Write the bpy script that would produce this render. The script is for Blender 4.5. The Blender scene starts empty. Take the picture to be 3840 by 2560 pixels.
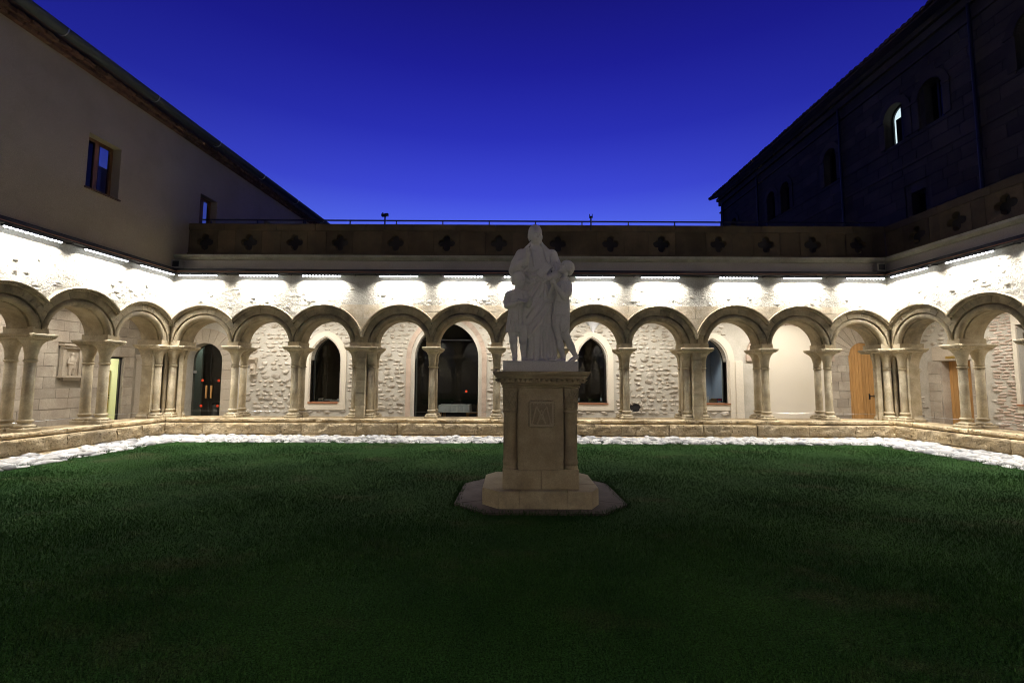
import bpy, math, random
import numpy as np
from mathutils import Vector, Matrix, noise
random.seed(7)
PI = math.pi
R = math.radians
sc = bpy.context.scene
col = sc.collection

# ------------------------------------------------------------------ camera, sky, exposure
cam_d = bpy.data.cameras.new('camera'); cam = bpy.data.objects.new('camera', cam_d); col.objects.link(cam)
cam_d.sensor_width = 36.0; cam_d.lens = 16.0; cam_d.clip_start = 0.05; cam_d.clip_end = 600
cam.matrix_world = Matrix.Translation((0, 0, 1.63)) @ Matrix.Rotation(R(90 + 4.69), 4, 'X') @ Matrix.Rotation(R(0.28), 4, 'Z')
sc.camera = cam
sc.render.engine = 'CYCLES'
sc.cycles.use_denoising = True
try: sc.cycles.denoiser = 'OPENIMAGEDENOISE'
except Exception: pass
sc.cycles.max_bounces = 7; sc.cycles.diffuse_bounces = 4; sc.cycles.glossy_bounces = 4
sc.cycles.transparent_max_bounces = 12
sc.cycles.sample_clamp_indirect = 4.0
sc.cycles.filter_width = 1.05
sc.cycles.caustics_reflective = False; sc.cycles.caustics_refractive = False
sc.view_settings.view_transform = 'Standard'; sc.view_settings.look = 'None'
sc.view_settings.exposure = 0.0; sc.view_settings.gamma = 1.0
LED_W = 84.0        # watts of each courtyard wall washer
GAL_W = 120.0        # watts of each long gallery lamp

world = bpy.data.worlds.new('World'); sc.world = world; world.use_nodes = True
wn = world.node_tree; wn.nodes.clear()
w_out = wn.nodes.new('ShaderNodeOutputWorld'); w_bg = wn.nodes.new('ShaderNodeBackground')
w_geo = wn.nodes.new('ShaderNodeTexCoord'); w_sep = wn.nodes.new('ShaderNodeSeparateXYZ')
w_map = wn.nodes.new('ShaderNodeMapRange'); w_ramp = wn.nodes.new('ShaderNodeValToRGB')
w_map.inputs['From Min'].default_value = 0.0; w_map.inputs['From Max'].default_value = 1.0
wn.links.new(w_geo.outputs['Generated'], w_sep.inputs[0]); wn.links.new(w_sep.outputs['Z'], w_map.inputs['Value'])
wn.links.new(w_map.outputs[0], w_ramp.inputs[0]); wn.links.new(w_ramp.outputs[0], w_bg.inputs[0]); wn.links.new(w_bg.outputs[0], w_out.inputs[0])
# deep dusk blue: brighter towards the horizon, almost navy overhead (z = sine of elevation)
SKY = [(0.0, (0.17, 0.24, 1.0)), (0.32, (0.083, 0.132, 0.85)), (0.38, (0.048, 0.068, 0.69)), (0.48, (0.023, 0.030, 0.47)),
       (0.58, (0.0125, 0.0138, 0.31)), (0.67, (0.008, 0.008, 0.19)), (1.0, (0.003, 0.003, 0.045))]
el = w_ramp.color_ramp.elements
el[0].position = SKY[0][0]; el[0].color = SKY[0][1] + (1,)
el[1].position = SKY[-1][0]; el[1].color = SKY[-1][1] + (1,)
for p_, c_ in SKY[1:-1]:
    e_ = el.new(p_); e_.color = c_ + (1,)
# the afterglow lies ahead of the camera; the sky darkens towards the opposite side
w_az = wn.nodes.new('ShaderNodeMapRange'); w_az.inputs['From Min'].default_value = -.5; w_az.inputs['From Max'].default_value = .62
w_az.inputs['To Min'].default_value = .22; w_az.inputs['To Max'].default_value = 1.0; w_az.interpolation_type = 'SMOOTHSTEP'
w_x2 = wn.nodes.new('ShaderNodeMath'); w_x2.operation = 'MULTIPLY'; wn.links.new(w_sep.outputs['X'], w_x2.inputs[0]); wn.links.new(w_sep.outputs['X'], w_x2.inputs[1])
w_xf = wn.nodes.new('ShaderNodeMapRange'); w_xf.inputs['From Max'].default_value = 1.0; w_xf.inputs['To Min'].default_value = 1.0; w_xf.inputs['To Max'].default_value = .12
wn.links.new(w_x2.outputs[0], w_xf.inputs['Value'])
w_mul = wn.nodes.new('ShaderNodeMath'); w_mul.operation = 'MULTIPLY'; wn.links.new(w_az.outputs[0], w_mul.inputs[0]); wn.links.new(w_xf.outputs[0], w_mul.inputs[1])
wn.links.new(w_sep.outputs['Y'], w_az.inputs['Value']); wn.links.new(w_mul.outputs[0], w_bg.inputs['Strength'])

# ------------------------------------------------------------------ helpers
def tag(o, label=None, cat=None, group=None, kind=None):
    if label: o['label'] = label
    if cat: o['category'] = cat
    if group: o['group'] = group
    if kind: o['kind'] = kind
    return o
def empty(name, loc=(0, 0, 0), mat=None, parent=None):
    o = bpy.data.objects.new(name, None); col.objects.link(o); o.empty_display_size = .2
    if mat is not None: o.matrix_world = mat
    else: o.location = loc
    if parent: o.parent = parent
    return o
def obj(name, me, parent=None, loc=None, rot=None, scl=None, mat=None):
    o = bpy.data.objects.new(name, me); col.objects.link(o)
    if parent: o.parent = parent
    if mat is not None: o.matrix_local = mat
    if loc is not None: o.location = loc
    if rot is not None: o.rotation_euler = rot
    if scl is not None: o.scale = scl
    return o
class MB:
    """collects vertices and faces, then links them as one mesh object"""
    def __init__(s): s.v = []; s.f = []
    def add(s, vs, fs):
        n = len(s.v); s.v += [tuple(a) for a in vs]; s.f += [tuple(i + n for i in f) for f in fs]; return s
    def box(s, x0, x1, y0, y1, z0, z1):
        return s.add([(x0, y0, z0), (x1, y0, z0), (x1, y1, z0), (x0, y1, z0), (x0, y0, z1), (x1, y0, z1), (x1, y1, z1), (x0, y1, z1)],
                     [(0, 3, 2, 1), (4, 5, 6, 7), (0, 1, 5, 4), (1, 2, 6, 5), (2, 3, 7, 6), (3, 0, 4, 7)])
    def cbox(s, x0, x1, y0, y1, z0, z1, c=.012):
        """box with a chamfered border round its front (-y) face"""
        return s.add([(x0, y1, z0), (x1, y1, z0), (x1, y1, z1), (x0, y1, z1),
                      (x0, y0 + c, z0), (x1, y0 + c, z0), (x1, y0 + c, z1), (x0, y0 + c, z1),
                      (x0 + c, y0, z0 + c), (x1 - c, y0, z0 + c), (x1 - c, y0, z1 - c), (x0 + c, y0, z1 - c)],
                     [(0, 3, 2, 1), (8, 9, 10, 11)] + [(i, (i + 1) % 4, 4 + (i + 1) % 4, 4 + i) for i in range(4)]
                     + [(4 + i, 4 + (i + 1) % 4, 8 + (i + 1) % 4, 8 + i) for i in range(4)])
    def lathe(s, cx, cy, prof, n=20, shape=None, ph=0.0):
        """prof: (radius, z[, squareness]) rings; squareness 0 = round, 1 = square"""
        vs = []
        for p in prof:
            r, z = p[0], p[1]; q = p[2] if len(p) > 2 else 0
            for i in range(n):
                a = 2 * PI * i / n + ph; c_, s_ = math.cos(a), math.sin(a)
                k = 1.0
                if q: k = (1 - q) + q / max(abs(c_), abs(s_))
                vs.append((cx + r * k * c_, cy + r * k * s_, z))
        m = len(prof)
        fs = [(j * n + i, j * n + (i + 1) % n, (j + 1) * n + (i + 1) % n, (j + 1) * n + i) for j in range(m - 1) for i in range(n)]
        fs += [tuple(range(n - 1, -1, -1)), tuple((m - 1) * n + i for i in range(n))]
        return s.add(vs, fs)
    def prism(s, poly, z0, z1):
        n = len(poly)
        return s.add([(x, y, z0) for x, y in poly] + [(x, y, z1) for x, y in poly],
                     [tuple(range(n - 1, -1, -1)), tuple(range(n, 2 * n))] + [(i, (i + 1) % n, n + (i + 1) % n, n + i) for i in range(n)])
    def tube(s, pts, r, n=6):
        vs = []; m = len(pts)
        for k, p in enumerate(pts):
            p = Vector(p); a = Vector(pts[max(0, k - 1)]); b = Vector(pts[min(m - 1, k + 1)])
            d = (b - a).normalized(); u = d.cross(Vector((0, 0, 1)))
            if u.length < 1e-3: u = d.cross(Vector((1, 0, 0)))
            u.normalize(); w = d.cross(u); rr = r[k] if isinstance(r, (list, tuple)) else r
            for i in range(n):
                t = 2 * PI * i / n; vs.append(p + u * (rr * math.cos(t)) + w * (rr * math.sin(t)))
        fs = [(j * n + i, j * n + (i + 1) % n, (j + 1) * n + (i + 1) % n, (j + 1) * n + i) for j in range(m - 1) for i in range(n)]
        fs += [tuple(range(n - 1, -1, -1)), tuple((m - 1) * n + i for i in range(n))]
        return s.add(vs, fs)
    def plate(s, loop, y0, y1):
        """outline in (x, z), thickness from y0 (front) to y1"""
        n = len(loop)
        return s.add([(x, y0, z) for x, z in loop] + [(x, y1, z) for x, z in loop],
                     [tuple(range(n)), tuple(range(2 * n - 1, n - 1, -1))] + [(i, n + i, n + (i + 1) % n, (i + 1) % n) for i in range(n)])
    def band(s, outer, inner, y0, y1, closed=True, inner_y0=None):
        """ring between two outlines of equal length in (x, z); optional splayed inner front edge"""
        n = len(outer); iy = y0 if inner_y0 is None else inner_y0
        vs = [(x, y0, z) for x, z in outer] + [(x, iy, z) for x, z in inner] + [(x, y1, z) for x, z in inner] + [(x, y1, z) for x, z in outer]
        fs = []
        for i in range(n if closed else n - 1):
            j = (i + 1) % n
            fs += [(i, j, n + j, n + i), (n + i, n + j, 2 * n + j, 2 * n + i), (2 * n + i, 2 * n + j, 3 * n + j, 3 * n + i), (3 * n + i, 3 * n + j, j, i)]
        if not closed: fs += [(0, n, 2 * n, 3 * n), (n - 1, 4 * n - 1, 3 * n - 1, 2 * n - 1)]
        return s.add(vs, fs)
    def mesh(s, name, m, smooth=False):
        me = bpy.data.meshes.new(name); me.from_pydata(s.v, [], s.f); me.materials.append(m)
        if smooth: me.polygons.foreach_set('use_smooth', [True] * len(me.polygons))
        me.validate(); me.update(); return me
    def build(s, name, m, parent=None, smooth=False, **k):
        o = obj(name, s.mesh(name, m, smooth), parent, **k)
        if smooth == 'auto' or smooth is True:
            try: o.data.set_sharp_from_angle(angle=R(38))
            except Exception: pass
        return o

# ------------------------------------------------------------------ materials
def nodes(name):
    m = bpy.data.materials.new(name); m.use_nodes = True; nt = m.node_tree; nt.nodes.clear()
    o = nt.nodes.new('ShaderNodeOutputMaterial'); p = nt.nodes.new('ShaderNodeBsdfPrincipled')
    nt.links.new(p.outputs[0], o.inputs[0]); return m, nt, p
def nz(nt, pos, scale, detail=4, rough=.6, stretch=None):
    n = nt.nodes.new('ShaderNodeTexNoise'); n.inputs['Scale'].default_value = scale; n.inputs['Detail'].default_value = detail
    n.inputs['Roughness'].default_value = rough
    if stretch:
        mp = nt.nodes.new('ShaderNodeMapping'); mp.inputs['Scale'].default_value = stretch; nt.links.new(pos, mp.inputs[0]); pos = mp.outputs[0]
    nt.links.new(pos, n.inputs['Vector']); return n.outputs['Fac']
def mr(nt, v, a, b, c, d):
    n = nt.nodes.new('ShaderNodeMapRange'); nt.links.new(v, n.inputs[0])
    for i, x in zip(range(1, 5), (a, b, c, d)): n.inputs[i].default_value = x
    return n.outputs[0]
def mixc(nt, f, a, b, mode='MIX'):
    n = nt.nodes.new('ShaderNodeMix'); n.data_type = 'RGBA'; n.blend_type = mode
    for sock, x in ((n.inputs[0], f), (n.inputs[6], a), (n.inputs[7], b)):
        if hasattr(x, 'type') and hasattr(x, 'is_linked'): nt.links.new(x, sock)
        elif isinstance(x, (int, float)): sock.default_value = x
        else: sock.default_value = tuple(x) + (1,)
    return n.outputs[2]
def stone(name, c1, c2, rough=.9, bump=.4, scale=3.0, grime=0.0, grime_col=(.09, .08, .065), per=.12, fine=60., dist=.01, pits=False, stretch=None):
    m, nt, p = nodes(name)
    g = nt.nodes.new('ShaderNodeNewGeometry'); pos = g.outputs['Position']
    big = nz(nt, pos, scale, 5, .6, stretch); f = mr(nt, big, .35, .65, 0, 1)
    c = mixc(nt, f, c1, c2)
    fn = nz(nt, pos, fine, 4, .65); v = mr(nt, fn, .3, .7, .82, 1.14)
    cc = nt.nodes.new('ShaderNodeCombineColor')
    for i in range(3): nt.links.new(v, cc.inputs[i])
    c = mixc(nt, 1.0, c, cc.outputs[0], 'MULTIPLY')
    if per:
        oi = nt.nodes.new('ShaderNodeObjectInfo'); v2 = mr(nt, oi.outputs['Random'], 0, 1, 1 - per, 1 + per)
        c2_ = nt.nodes.new('ShaderNodeCombineColor')
        for i in range(3): nt.links.new(v2, c2_.inputs[i])
        c = mixc(nt, 1.0, c, c2_.outputs[0], 'MULTIPLY')
    if grime:
        gn = nz(nt, pos, 1.3, 6, .7); gf = mr(nt, gn, .47, .66, 0, grime); c = mixc(nt, gf, c, grime_col)
    nt.links.new(c, p.inputs['Base Color']); p.inputs['Roughness'].default_value = rough
    p.inputs['Specular IOR Level'].default_value = .25
    if bump:
        md = nz(nt, pos, fine * .28, 5, .7, stretch)
        ad = nt.nodes.new('ShaderNodeMath'); ad.operation = 'MULTIPLY_ADD'; nt.links.new(fn, ad.inputs[0]); ad.inputs[1].default_value = .35; nt.links.new(md, ad.inputs[2])
        h = ad.outputs[0]
        if pits:
            vo = nt.nodes.new('ShaderNodeTexVoronoi'); vo.inputs['Scale'].default_value = fine * .5; nt.links.new(pos, vo.inputs['Vector'])
            pv = mr(nt, vo.outputs['Distance'], 0, .35, -.5, 0)
            a2 = nt.nodes.new('ShaderNodeMath'); a2.operation = 'ADD'; nt.links.new(h, a2.inputs[0]); nt.links.new(pv, a2.inputs[1]); h = a2.outputs[0]
        b = nt.nodes.new('ShaderNodeBump'); b.inputs['Strength'].default_value = bump; b.inputs['Distance'].default_value = dist
        nt.links.new(h, b.inputs['Height']); nt.links.new(b.outputs[0], p.inputs['Normal'])
    return m
def plain(name, c, rough=.6, metal=0., spec=.5):
    m, nt, p = nodes(name); p.inputs['Base Color'].default_value = tuple(c) + (1,); p.inputs['Roughness'].default_value = rough
    p.inputs['Metallic'].default_value = metal; p.inputs['Specular IOR Level'].default_value = spec; return m
def emit(name, c, s):
    m, nt, p = nodes(name); p.inputs['Base Color'].default_value = (0, 0, 0, 1)
    p.inputs['Emission Color'].default_value = tuple(c) + (1,); p.inputs['Emission Strength'].default_value = s; return m
def pane_glass(name, tint=(.55, .62, .6), refl=.6):
    m = bpy.data.materials.new(name); m.use_nodes = True; nt = m.node_tree; nt.nodes.clear()
    o = nt.nodes.new('ShaderNodeOutputMaterial'); mx = nt.nodes.new('ShaderNodeMixShader'); t = nt.nodes.new('ShaderNodeBsdfTransparent')
    gl = nt.nodes.new('ShaderNodeBsdfGlossy'); gl.inputs['Roughness'].default_value = .015; gl.inputs['Color'].default_value = (refl, refl, refl, 1)
    fr = nt.nodes.new('ShaderNodeFresnel'); fr.inputs['IOR'].default_value = 1.5
    t.inputs['Color'].default_value = tuple(tint) + (1,)
    f2 = mr(nt, fr.outputs[0], 0, 1, .03, 1)
    gg = nt.nodes.new('ShaderNodeNewGeometry'); f3 = mr(nt, gg.outputs['Backfacing'], 0, 1, 1, 0); mu = nt.nodes.new('ShaderNodeMath'); mu.operation = 'MULTIPLY'
    nt.links.new(f2, mu.inputs[0]); nt.links.new(f3, mu.inputs[1]); f2 = mu.outputs[0]
    nt.links.new(f2, mx.inputs[0]); nt.links.new(t.outputs[0], mx.inputs[1]); nt.links.new(gl.outputs[0], mx.inputs[2]); nt.links.new(mx.outputs[0], o.inputs[0])
    return m
def wood(name, c1, c2, scale=3., axis=2, rough=.5):
    m, nt, p = nodes(name); g = nt.nodes.new('ShaderNodeNewGeometry')
    st = [14, 14, 14]; st[axis] = .8
    n = nz(nt, g.outputs['Position'], scale, 5, .6, st); f = mr(nt, n, .35, .65, 0, 1); c = mixc(nt, f, c1, c2)
    oi = nt.nodes.new('ShaderNodeObjectInfo'); v2 = mr(nt, oi.outputs['Random'], 0, 1, .86, 1.12); cc = nt.nodes.new('ShaderNodeCombineColor')
    for i in range(3): nt.links.new(v2, cc.inputs[i])
    c = mixc(nt, 1., c, cc.outputs[0], 'MULTIPLY'); nt.links.new(c, p.inputs['Base Color']); p.inputs['Roughness'].default_value = rough
    b = nt.nodes.new('ShaderNodeBump'); b.inputs['Strength'].default_value = .15; b.inputs['Distance'].default_value = .004; nt.links.new(n, b.inputs['Height']); nt.links.new(b.outputs[0], p.inputs['Normal'])
    return m
M = {}
M['arch'] = stone('arch_sandstone', (.27, .215, .13), (.43, .355, .235), scale=3.0, grime=.7, per=.10, bump=.5, dist=.008)
M['column'] = stone('column_sandstone', (.43, .35, .22), (.56, .475, .33), scale=3.6, grime=.5, per=.08, bump=.45, dist=.006, fine=45)
M['bench'] = stone('bench_sandstone', (.40, .30, .165), (.58, .46, .29), scale=3.4, grime=.5, per=.14, bump=1.0, dist=.06, fine=24, pits=True)
M['plaster'] = stone('lime_plaster', (.40, .365, .30), (.53, .50, .43), scale=1.7, per=0, bump=1.0, dist=.045, fine=26, grime=.12, grime_col=(.35, .3, .22))
M['plaster_stone'] = stone('plastered_stone', (.50, .44, .34), (.66, .62, .54), scale=4, per=.12, bump=.7, dist=.015, fine=34)
M['mortar'] = stone('rubble_mortar', (.46, .42, .34), (.55, .51, .43), scale=2.0, per=0, bump=.7, dist=.012, fine=40)
M['rubble'] = stone('rubble_stone', (.34, .285, .21), (.60, .55, .465), scale=6, per=.22, bump=.9, dist=.02, fine=30)
M['rubble_red'] = stone('reddish_brick', (.50, .37, .28), (.60, .50, .42), scale=5, per=.2, bump=.8, dist=.015, fine=34)
M['cream'] = stone('cream_render', (.66, .59, .465), (.69, .62, .50), scale=.8, per=0, bump=.06, dist=.004)
M['ashlar'] = stone('ashlar_stone', (.37, .31, .24), (.50, .44, .35), scale=1.6, grime=.35, grime_col=(.2, .165, .13), per=.14, bump=.55, dist=.010, fine=36)
M['joint'] = stone('ashlar_joint', (.30, .26, .20), (.36, .32, .25), scale=3, per=0, bump=.3, dist=.006)
M['pink'] = stone('rose_sandstone', (.44, .33, .25), (.56, .44, .34), scale=2.2, grime=.3, per=.10, bump=.4, dist=.008)
M['white'] = stone('vault_plaster', (.72, .72, .72), (.76, .76, .76), scale=1., per=0, bump=.05, dist=.003)
M['floor'] = stone('gallery_flagstone', (.30, .27, .23), (.38, .34, .29), scale=2, per=.1, bump=.1, dist=.004, rough=.6)
M['pebble'] = stone('river_cobble', (.15, .15, .155), (.36, .345, .32), scale=4, per=.55, bump=.12, dist=.005, rough=.6, fine=50)
M['gravelbed'] = stone('cobble_bed', (.09, .08, .065), (.16, .145, .12), scale=14, per=0, bump=.6, dist=.02)
M['statue'] = stone('statue_limestone', (.71, .69, .65), (.75, .73, .70), scale=2, per=0, bump=.05, dist=.004, grime=.12, grime_col=(.3, .29, .27), fine=90)
M['pedestal'] = stone('pedestal_sandstone', (.34, .275, .18), (.46, .38, .26), scale=3.2, grime=.75, grime_col=(.17, .15, .115), per=.06, bump=.35, dist=.006, fine=55)
M['paving'] = stone('slate_paving', (.075, .058, .056), (.115, .09, .086), scale=3, per=.1, bump=.4, dist=.006)
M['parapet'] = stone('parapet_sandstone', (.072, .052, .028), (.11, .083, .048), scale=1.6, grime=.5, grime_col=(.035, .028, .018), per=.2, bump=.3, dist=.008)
M['cornice'] = stone('cornice_stone', (.36, .34, .28), (.45, .42, .35), scale=2, grime=.4, per=.08, bump=.25, dist=.006)
M['fascia'] = stone('fascia_render', (.42, .38, .31), (.48, .43, .36), scale=1, per=0, bump=.08, dist=.004)
M['house_plaster'] = stone('house_render', (.47, .385, .25), (.53, .445, .30), scale=.5, per=0, bump=.1, dist=.006, grime=.25, grime_col=(.34, .27, .18))
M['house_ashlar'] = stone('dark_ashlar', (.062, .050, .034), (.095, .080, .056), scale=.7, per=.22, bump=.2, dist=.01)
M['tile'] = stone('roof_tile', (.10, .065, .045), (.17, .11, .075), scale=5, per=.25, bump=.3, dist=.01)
M['brick'] = stone('eave_brick', (.12, .06, .04), (.18, .10, .065), scale=5, per=.25, bump=.3, dist=.01)
M['dark_metal'] = plain('dark_metal', (.03, .03, .032), .45, .6)
M['copper'] = plain('copper_edge', (.32, .14, .07), .45, .3)
M['zinc'] = plain('zinc_gutter', (.055, .065, .07), .6, .3)
M['steel'] = plain('brushed_steel', (.5, .5, .5), .3, .9)
M['black'] = plain('black_frame', (.012, .012, .013), .5)
M['room'] = plain('dark_room', (.05, .05, .052), .8)
M['door_wood'] = wood('oak_boards', (.42, .215, .065), (.56, .31, .11))
M['brown_wood'] = wood('brown_window_wood', (.17, .075, .03), (.24, .12, .05))
M['sill_wood'] = wood('red_brown_sill', (.26, .10, .045), (.34, .15, .07), axis=0)
M['yellow'] = wood('yellow_door', (.62, .40, .08), (.72, .48, .12))
M['glass'] = pane_glass('window_glass', (.68, .70, .69), .45)
M['glass_clear'] = pane_glass('clear_glass', (.8, .86, .82), .8)
M['red_dot'] = plain('red_sticker', (.85, .07, .015), .6)
M['cloth'] = plain('white_cloth', (.8, .8, .8), .8)
M['led'] = emit('led_lens', (.86, .92, 1.0), 14.)
M['gal_led'] = emit('gallery_diffuser', (1., .93, .82), 2.)
# ------------------------------------------------------------------ sculpted figures
class Sculpt:
    """distance field on a grid, blended shape by shape, turned into one continuous surface"""
    def __init__(s, lo, hi, h=.006):
        s.h = h; s.lo = np.array(lo, float); n = np.ceil((np.array(hi) - s.lo) / h).astype(int) + 1
        s.ax = [s.lo[i] + h * np.arange(n[i]) for i in range(3)]; s.F = np.full(n, .3, dtype=np.float32)
    def sub(s, lo, hi, pad):
        sl = []
        for i in range(3):
            a = int(max(0, math.floor((lo[i] - pad - s.lo[i]) / s.h))); b = int(min(len(s.ax[i]), math.ceil((hi[i] + pad - s.lo[i]) / s.h) + 1))
            sl.append(slice(a, max(a, b)))
        g = np.meshgrid(s.ax[0][sl[0]], s.ax[1][sl[1]], s.ax[2][sl[2]], indexing='ij', sparse=True); return tuple(sl), g
    def mix(s, sl, d, k, op):
        f = s.F[sl]
        if op == 'u':
            hh = np.clip(.5 + .5 * (f - d) / k, 0, 1); s.F[sl] = f * (1 - hh) + d * hh - k * hh * (1 - hh)
        else:
            hh = np.clip(.5 - .5 * (f + d) / k, 0, 1); s.F[sl] = f * (1 - hh) - d * hh + k * hh * (1 - hh)
    def cone(s, a, b, ra, rb=None, k=.012, op='u', flat=None):
        rb = ra if rb is None else rb; a = np.array(a, float); b = np.array(b, float); m = max(ra, rb)
        sl, (x, y, z) = s.sub(np.minimum(a, b) - m, np.maximum(a, b) + m, k * 1.5 + .02)
        d = b - a; L = max(d @ d, 1e-9); t = np.clip(((x - a[0]) * d[0] + (y - a[1]) * d[1] + (z - a[2]) * d[2]) / L, 0, 1)
        px, py, pz = x - a[0] - t * d[0], y - a[1] - t * d[1], z - a[2] - t * d[2]
        dist = np.sqrt(px * px + py * py + pz * pz) - (ra + (rb - ra) * t); s.mix(sl, dist, k, op); return s
    def path(s, pts, rs, k=.012, op='u'):
        for i in range(len(pts) - 1):
            ra = rs[i] if isinstance(rs, (list, tuple)) else rs; rb = rs[i + 1] if isinstance(rs, (list, tuple)) else rs
            s.cone(pts[i], pts[i + 1], ra, rb, k, op)
        return s
    def ell(s, c, r, k=.012, op='u', rot=(0, 0, 0)):
        c = np.array(c, float); r = np.array(r, float); m = r.max()
        sl, (x, y, z) = s.sub(c - m, c + m, k * 1.5 + .02)
        E = np.array(Matrix.Rotation(rot[2], 3, 'Z') @ Matrix.Rotation(rot[1], 3, 'Y') @ Matrix.Rotation(rot[0], 3, 'X')).T
        q = [(E[i, 0] * (x - c[0]) + E[i, 1] * (y - c[1]) + E[i, 2] * (z - c[2])) for i in range(3)]
        k0 = np.sqrt((q[0] / r[0]) ** 2 + (q[1] / r[1]) ** 2 + (q[2] / r[2]) ** 2)
        k1 = np.sqrt((q[0] / r[0] ** 2) ** 2 + (q[1] / r[1] ** 2) ** 2 + (q[2] / r[2] ** 2) ** 2) + 1e-9
        s.mix(sl, k0 * (k0 - 1) / k1, k, op); return s
    def box(s, c, hs, rot=(0, 0, 0), rd=.004, k=.006, op='u'):
        c = np.array(c, float); m = np.linalg.norm(hs); sl, (x, y, z) = s.sub(c - m, c + m, k * 1.5 + .02)
        E = np.array(Matrix.Rotation(rot[2], 3, 'Z') @ Matrix.Rotation(rot[1], 3, 'Y') @ Matrix.Rotation(rot[0], 3, 'X')).T
        q = [np.abs(E[i, 0] * (x - c[0]) + E[i, 1] * (y - c[1]) + E[i, 2] * (z - c[2])) - (hs[i] - rd) for i in range(3)]
        d = np.sqrt(sum(np.maximum(v, 0) ** 2 for v in q)) + np.minimum(np.maximum(q[0], np.maximum(q[1], q[2])), 0) - rd
        s.mix(sl, d, k, op); return s
    def loft(s, keys, fold=None, k=.012, op='u', sq=.86):
        """keys: (z, cx, cy, a, b) from low to high; fold(theta, z01, z) adds to the radius"""
        K = np.array(keys, float); lo = [min(K[:, 1] - K[:, 3]) - .05, min(K[:, 2] - K[:, 4]) - .05, K[0, 0]]; hi = [max(K[:, 1] + K[:, 3]) + .05, max(K[:, 2] + K[:, 4]) + .05, K[-1, 0]]
        sl, (x, y, z) = s.sub(lo, hi, k * 1.5 + .02); zz = z
        cx, cy, a, b = [np.interp(zz, K[:, 0], K[:, i]) for i in (1, 2, 3, 4)]
        qx, qy = x - cx, y - cy; th = np.arctan2(qy / b, qx / a); c_, s_ = np.cos(th), np.sin(th)
        Rr = np.sqrt((a * c_) ** 2 + (b * s_) ** 2); rho = np.sqrt(qx ** 2 + qy ** 2)
        if fold is not None: Rr = Rr + fold(th, (zz - K[0, 0]) / (K[-1, 0] - K[0, 0]), zz)
        d = (rho - Rr) * sq; d = np.maximum(d, np.maximum(K[0, 0] - zz, zz - K[-1, 0]) + 0 * d); s.mix(sl, d, k, op); return s
    def mesh(s, name, m, smooth=2):
        F = s.F; N = F.shape; ins = F < 0; c = np.zeros(tuple(n - 1 for n in N), bool)
        cs = [ins[i:N[0] - 1 + i, j:N[1] - 1 + j, k:N[2] - 1 + k] for i in (0, 1) for j in (0, 1) for k in (0, 1)]
        cnt = sum(a.astype(np.int8) for a in cs); act = (cnt > 0) & (cnt < 8); idx = np.argwhere(act)
        lut = np.full(act.shape, -1, np.int64); lut[act] = np.arange(len(idx))
        acc = np.zeros((len(idx), 3)); w = np.zeros(len(idx))
        cor = [(i, j, k) for i in (0, 1) for j in (0, 1) for k in (0, 1)]
        for p in range(8):
            for q in range(p + 1, 8):
                dd = [cor[q][i] - cor[p][i] for i in range(3)]
                if sum(map(abs, dd)) != 1: continue
                fa = F[tuple(idx[:, i] + cor[p][i] for i in range(3))]; fb = F[tuple(idx[:, i] + cor[q][i] for i in range(3))]
                mk = (fa < 0) != (fb < 0); t = np.where(mk, fa / np.where(mk, fa - fb, 1), 0)
                for i in range(3): acc[:, i] += np.where(mk, cor[p][i] + t * dd[i], 0)
                w += mk
        V = (idx + acc / w[:, None]) * s.h + s.lo
        Q = []
        for ax in range(3):
            o1, o2 = (ax + 1) % 3, (ax + 2) % 3
            sa = [slice(None)] * 3; sb = [slice(None)] * 3; sa[ax] = slice(0, N[ax] - 1); sb[ax] = slice(1, N[ax])
            A = ins[tuple(sa)]; B = ins[tuple(sb)]; ch = np.argwhere(A != B)
            ok = (ch[:, o1] > 0) & (ch[:, o2] > 0) & (ch[:, o1] < N[o1] - 1) & (ch[:, o2] < N[o2] - 1); ch = ch[ok]
            q = []
            for d1, d2 in ((-1, -1), (0, -1), (0, 0), (-1, 0)):
                e = ch.copy(); e[:, o1] += d1; e[:, o2] += d2; q.append(lut[e[:, 0], e[:, 1], e[:, 2]])
            q = np.stack(q, 1); fl = A[tuple(ch.T)]; q[~fl] = q[~fl][:, ::-1]; Q.append(q)
        Q = np.concatenate(Q); Q = Q[(Q >= 0).all(1)]
        for _ in range(smooth):
            S = np.zeros_like(V); n = np.zeros(len(V))
            for i in range(4):
                for j in ((i + 1) % 4, (i + 3) % 4):
                    np.add.at(S, Q[:, i], V[Q[:, j]]); np.add.at(n, Q[:, i], 1)
            V = V * .5 + .5 * S / np.maximum(n, 1)[:, None]
        me = bpy.data.meshes.new(name); me.vertices.add(len(V)); me.vertices.foreach_set('co', V.ravel())
        me.loops.add(Q.size); me.loops.foreach_set('vertex_index', Q.ravel().astype(np.int32))
        me.polygons.add(len(Q)); me.polygons.foreach_set('loop_start', np.arange(0, Q.size, 4, dtype=np.int32)); me.polygons.foreach_set('loop_total', np.full(len(Q), 4, np.int32))
        me.polygons.foreach_set('use_smooth', np.ones(len(Q), bool)); me.materials.append(m); me.update(calc_edges=True); me.validate(); return me
# ------------------------------------------------------------------ walls: local axes x = along, y = away from the court, z = up
def frame(o, t):
    t = Vector((t[0], t[1], 0)).normalized(); n = Vector((-t.y, t.x, 0))
    return Matrix(((t.x, n.x, 0, o[0]), (t.y, n.y, 0, o[1]), (0, 0, 1, 0), (0, 0, 0, 1)))
F_BACK = frame((-9.80, 13.0), (1, 0)); F_LEFT = frame((-9.80, 13.0), (.0557, 1)); F_RIGHT = frame((10.85, 13.0), (.031, -1))
F_SOUTH = frame((11.2, -2.9), (-1, 0))
ZC = 2.58; ZB = .49; ZA = 2.53
LEFT_END, RIGHT_END = -17.6, 17.6

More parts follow.
